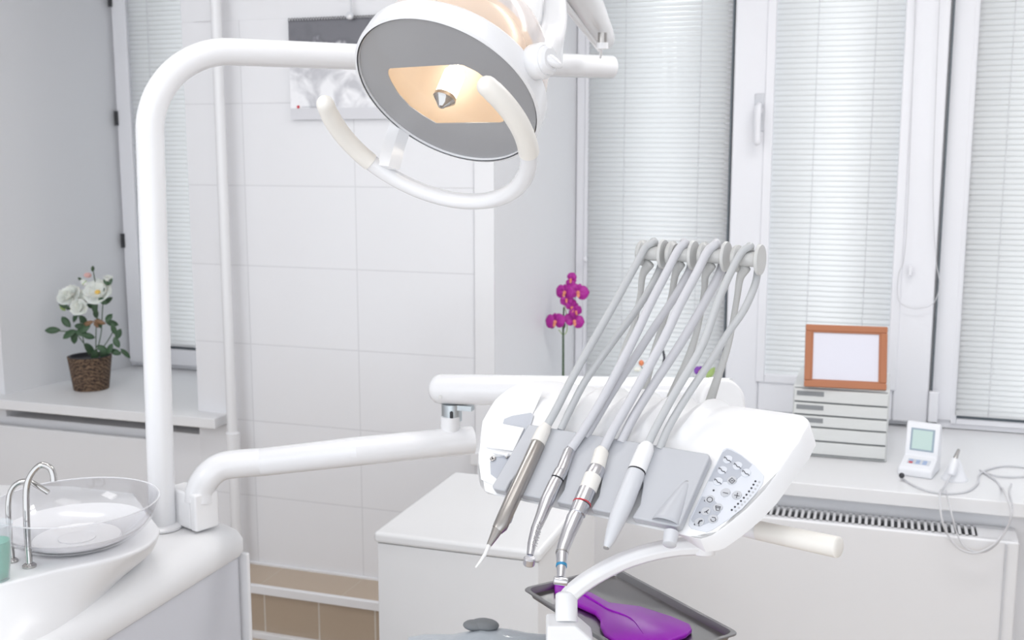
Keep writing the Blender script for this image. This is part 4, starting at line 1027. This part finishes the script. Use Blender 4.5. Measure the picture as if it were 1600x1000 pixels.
c2 = [onZ(x, y, zt_) for x, y in [(1620, 742), (1590, 745), (1560, 744), (1538, 738), (1532, 735)]]
hang = [onY(x, y, 3.045) for x, y in [(1571, 775), (1580, 800), (1572, 828), (1552, 852), (1525, 864), (1500, 858), (1482, 838), (1471, 808), (1470, 780)]]
for p in (hang[0], hang[-1]): p.y = 3.10
c3 = [onZ(1555, 750, zt_)] + [onZ(1564, 762, zt_)] + hang + [onZ(1474, 762, zt_ + .004), p0]
obj('cord', MB().tube(cr(cds + [onZ(1640, 738, zt_)] + c2 + c3, 8), .0028, 8), 'cordm', ht)
# second slack strand hanging behind
c4 = [onZ(1478, 766, zt_), onY(1485, 795, 3.06), onY(1497, 838, 3.05), onY(1512, 858, 3.05), onY(1540, 862, 3.05), onY(1565, 840, 3.05), onY(1582, 800, 3.06), onZ(1577, 768, zt_), onZ(1580, 756, zt_)]
obj('cord_loop', MB().tube(cr(c4, 8), .0022, 8), 'cordm', ht)

# ------------------------------------------------------------ plants
def leaf(mb, base, d, L, W, nrm, curl=.2):
    d = V(d).normalized(); s_ = d.cross(V(nrm)).normalized(); n = s_.cross(d)
    rows = []
    for i in range(7):
        t = i / 6; w_ = W * sin(pi * min(1, t * .92 + .04)) ** .8 if 0 < i < 6 else W * .06
        c = V(base) + d * (L * t) + n * (-curl * L * t * t)
        rows.append([c - s_ * w_ + n * w_ * .25, c, c + s_ * w_ + n * w_ * .25])
    mb.rings(rows, closed=False, cap=False); return mb
def rnd(a, b): return random.uniform(a, b)
pb_ = onZ(143, 607, SL); PY = pb_.y
rose = thing('potted_rose', pb_, 'white rose plant in a brown woven basket pot on the left window sill', 'potted plant')
rad_b = 26 * depth(pb_) / F; rad_t = 33 * depth(pb_) / F; ph_ = onY(143, 556, PY).z - SL
bkp = obj('basket_pot', MB().lathe([(rad_b, 0), (rad_b * 1.02, .004), (rad_t, ph_), (rad_t * .95, ph_), (rad_t * .9, ph_ - .015)], pb_ , seg=40, cap=True), 'basket', rose)
obj('pot_liner', MB().lathe([(rad_t * .93, ph_ - .02), (rad_t * .93, ph_ + .002), (rad_t * .86, ph_ + .002), (rad_t * .84, ph_ - .012)], pb_, seg=32), 'dark', rose)
root = V((pb_.x, PY, SL + ph_ - .01))
def RP(x, y, dy=0): return onY(x, y, PY + dy)
stems = [[(150, 555), (150, 520), (152, 480), (154, 465)], [(140, 555), (132, 540), (125, 500), (118, 478)], [(150, 555), (158, 520), (160, 485), (163, 450)], [(145, 556), (130, 535), (115, 520), (90, 517)], [(152, 556), (170, 530), (178, 515)], [(153, 556), (175, 548), (195, 552)], [(150, 470), (150, 450), (146, 425)]]
sm = MB()
for s_ in stems: sm.tube(cr([RP(x, y, rnd(-.02, .02)) for x, y in s_], 5), .0018, 6)
obj('stems', sm, 'stem', rose)
lv = [(82, 516, 180, 24, 9), (103, 503, 230, 22, 9), (108, 522, 150, 24, 10), (116, 528, 100, 20, 9), (125, 510, 190, 18, 8), (130, 500, 60, 18, 8), (118, 495, 120, 20, 7), (138, 525, 20, 20, 8), (140, 545, 60, 22, 9), (148, 556, 100, 22, 10), (163, 556, 70, 22, 10), (160, 545, 30, 20, 8), (175, 505, 20, 20, 8), (178, 515, 80, 20, 7), (182, 535, 60, 18, 8), (180, 550, 20, 18, 8), (196, 552, 45, 20, 6), (170, 497, -60, 16, 8), (150, 490, 250, 16, 8), (148, 480, 90, 20, 8), (160, 470, 40, 16, 7), (168, 470, -40, 18, 7), (143, 478, 200, 18, 7), (110, 480, 160, 20, 6), (100, 478, 200, 18, 6), (172, 545, 110, 18, 8), (133, 513, 140, 20, 9), (127, 520, 200, 20, 9), (155, 505, 70, 16, 8), (185, 522, 110, 18, 8)]
kz = depth(pb_) / F
for (x, y, a, L, W) in lv:
    ar = radians(a); d = rt * cos(ar) - V((0, 0, 1)) * sin(ar) + V((0, rnd(-.3, .3), 0))
    dn = rnd(-.035, .035); b0 = RP(x, y, dn) - d.normalized() * L * kz * .5
    obj('leaf', leaf(MB(), b0, d, L * kz, W * kz * .62, -fw + V((rnd(-.3, .3), 0, rnd(0, .5))), .15), 'leaf', rose, solid=.0006)
for (x, y, a, L, W) in [(138, 505, 160, 18, 6), (156, 503, 20, 18, 6), (150, 507, 60, 12, 5)]:
    ar = radians(a); d = rt * cos(ar) - V((0, 0, 1)) * sin(ar)
    obj('leaf', leaf(MB(), RP(x, y, -.03) - d * L * kz * .5, d, L * kz, W * kz * .6, -fw, .1), 'leaf2', rose, solid=.0006, label='bronze young leaf')
def rose_flower(par, c, rad, face, layers, mt='petal', cm_='petal_c', cr_r=.2):
    face = V(face).normalized(); a = face.orthogonal().normalized(); b = face.cross(a); mb = MB()
    for li, (n, rr_, el) in enumerate(layers):
        for i in range(n):
            q = 2 * pi * (i + .5 * (li % 2)) / n + rnd(-.15, .15); e = radians(el + rnd(-8, 8))
            d = (a * cos(q) + b * sin(q)) * cos(e) + face * sin(e)
            nn = face * cos(e) - (a * cos(q) + b * sin(q)) * sin(e)
            s_ = d.cross(nn).normalized(); rows = []
            for k in range(6):
                t = k / 5; w_ = rad * rr_ * .52 * (sin(pi * (t * .72 + .06)) ** .7); cc = c + d * (rad * rr_ * t) + nn * (rad * .12 * sin(pi * t) * -1)
                rows.append([cc + s_ * w_ * x + nn * (w_ * .25 * (x * x)) for x in (-1, -.5, 0, .5, 1)])
            mb.rings(rows, closed=False, cap=False)
    f = obj('flower', mb, mt, par, solid=.0005)
    if cm_: obj('flower_centre', MB().ball(c + face * rad * .08, rad * cr_r, (1, 1, .8)), cm_, f)
    return f
toc = -fw
rose_flower(rose, RP(153, 457, -.02), 21 * kz, toc + V((0, 0, .5)), [(7, 1, 8), (6, .75, 30)])
rose_flower(rose, RP(109, 463, -.02), 19 * kz, toc + V((-.3, 0, .6)), [(7, 1, 10), (6, .8, 35), (5, .55, 60)], cm_=None)
rose_flower(rose, RP(124, 481, -.03), 14 * kz, toc + V((0.2, 0, .2)), [(6, 1, 20), (5, .7, 50)], cm_=None)
rose_flower(rose, RP(131, 465, .0), 13 * kz, toc + V((0.2, 0, .4)), [(6, 1, 20), (5, .7, 50)], cm_=None)
rose_flower(rose, RP(169, 441, 0), 11 * kz, V((.3, -.2, 1)), [(5, 1, 55), (4, .8, 70)], cm_=None)
for (x, y, L, a, mt) in [(132, 442, 15, 40, 'petal'), (98, 481, 12, 50, 'bud'), (145, 420, 9, 95, 'stem'), (125, 436, 7, 40, 'stem')]:
    ar = radians(a); d = rt * cos(ar) - V((0, 0, 1)) * sin(ar)
    c = RP(x, y)
    obj('bud', MB().tube([c - d * L * kz * .5, c - d * L * kz * .2, c + d * L * kz * .2, c + d * L * kz * .5], [.0015, .3 * L * kz, .28 * L * kz, .0012], 10), mt, rose)
    if mt == 'petal': obj('bud', MB().tube([c - d * L * kz * .0, c + d * L * kz * .55], [.32 * L * kz, .002], 10), 'bud', rose)
obj('bud', MB().ball(RP(137, 430), 5 * kz, (1.3, 1, .8)), 'petal_p', rose)
sm2 = MB()
for a in ([(150, 450), (147, 432), (145, 420)], [(152, 460), (142, 448), (134, 441)], [(155, 460), (163, 450), (168, 445)]): sm2.tube([RP(x, y) for x, y in a], .0014, 6)
obj('flower_stems', sm2, 'stem', rose)
for (x, y, a) in [(165, 436, -50), (173, 440, 230)]:
    ar = radians(a); d = rt * cos(ar) + V((0, 0, 1)) * sin(ar) * .6
    obj('leaf', leaf(MB(), RP(169, 446, -.012), rt * (-1 if x < 168 else 1) * .6 + V((0, 0, 1)), .03, .008, -fw, .1), 'leaf', rose, solid=.0006)

# magenta orchid
OY = 3.62
def OP(x, y, dy=0): return onY(x, y, OY + dy)
ob = OP(880, 600); ob.z = SZ
orch = thing('potted_orchid', ob, 'magenta orchid on a dark upright stem, standing behind the upper support arm', 'potted plant')
okz = depth(OP(880, 520)) / F
obj('flower_pot', MB().lathe([(.035, 0), (.048, .07), (.045, .07), (.04, .06)], ob, seg=28), 'dark', orch)
obj('stem', MB().tube([ob + V((0, 0, .05)), OP(880, 560), OP(880, 510), OP(881, 480)], [.0045, .004, .0035, .0025], 10), 'stem', orch)
obj('flower_spike', MB().tube(cr([OP(873, 515), OP(880, 523), OP(886, 515), OP(885, 490), OP(882, 478), OP(890, 470), OP(892, 440)], 6), .0016, 6), 'bud', orch)
obj('bud_node', MB().ball(OP(881, 508), .008, (.8, .8, 1.6)), 'stem', orch)
def orchid(c, r, face, rot=0, mt='magenta'):
    face = V(face).normalized(); a = V((0, 0, 1)) - face * face.z; a.normalize(); b = face.cross(a)
    mb = MB()
    for q, L, W in ((90, .8, .36), (210, .85, .34), (330, .85, .34), (15, 1.0, .62), (165, 1.0, .62)):
        q = radians(q + rot); d = b * cos(q) + a * sin(q) + face * rnd(0, .3)
        leaf(mb, c, d, r * L, r * W, face, rnd(.0, .3))
    f = obj('flower', mb, mt, orch, solid=.0008)
    obj('flower_lip', leaf(MB().ball(c + face * .004, r * .16), c + face * .003, -a + face * .6, r * .5, r * .15, face), 'magenta2', f, solid=.0006)
for (x, y, r, fx_, rot) in [(883, 457, 15, -.3, 0), (903, 457, 16, .4, 15), (868, 503, 16, -.2, -10), (897, 502, 15, .6, 20), (893, 481, 14, .7, 60), (892, 437, 11, .1, 100), (885, 468, 10, .3, 160), (899, 487, 11, 1.2, -20)]:
    orchid(OP(x, y, rnd(-.02, .01)), r * okz * 1.1, V((fx_, -1, .1)), rot)

# two further plants mostly hidden behind the arm
OZ = 3.66
def QP(x, y): return onY(x, y, OZ)
qb = QP(1030, 600); qb.z = SZ
q1 = thing('potted_orchid', qb, 'second orchid with a dark curved stake and one orange bloom, seen between the hoses', 'potted plant')
obj('flower_pot', MB().lathe([(.033, 0), (.045, .065), (.042, .065), (.038, .055)], qb, seg=24), 'enamel', q1)
obj('stake', MB().tube(cr([qb + V((0, 0, .05)), QP(1036, 572), QP(1038, 560), QP(1036, 548), QP(1034, 542)], 5), [.003] * 5 + [.0042] * 10 + [.003] * 6, 8), 'ink', q1)
obj('flower_spike', MB().tube(cr([qb + V((0, 0, .05)), QP(1008, 582), QP(1003, 575), QP(1001, 568)], 5), .0014, 6), 'stem', q1)
obj('flower', MB().ball(QP(1002, 567), 4.2 * okz, (1, .8, 1.1)), 'orange', q1)
obj('flower', MB().ball(QP(996, 577), 4.5 * okz, (1.4, .8, .8)), 'petal', q1)
q2b = QP(1103, 600); q2b.z = SZ
q2 = thing('potted_primrose', q2b, 'small purple and yellow flower with a green leaf peeking over the support arm', 'potted plant')
obj('flower_pot', MB().lathe([(.03, 0), (.04, .055), (.037, .055), (.034, .045)], q2b, seg=24), 'dark', q2)
obj('stem', MB().tube([q2b + V((0, 0, .05)), QP(1094, 586)], .0022, 6), 'stem', q2)
orch_, orch = orch, q2
orchid(QP(1094, 580), 10 * okz, V((0, -1, .3)), 0, 'violet')
orch = orch_
obj('flower_eye', MB().ball(QP(1094, 581) + V((0, -.008, 0)), .005), 'petal_c', q2)
obj('leaf', leaf(MB(), QP(1103, 592), rt * .8 + V((0, 0, 1)), 22 * okz, 5 * okz, -fw, .3), 'bud', q2, solid=.001)
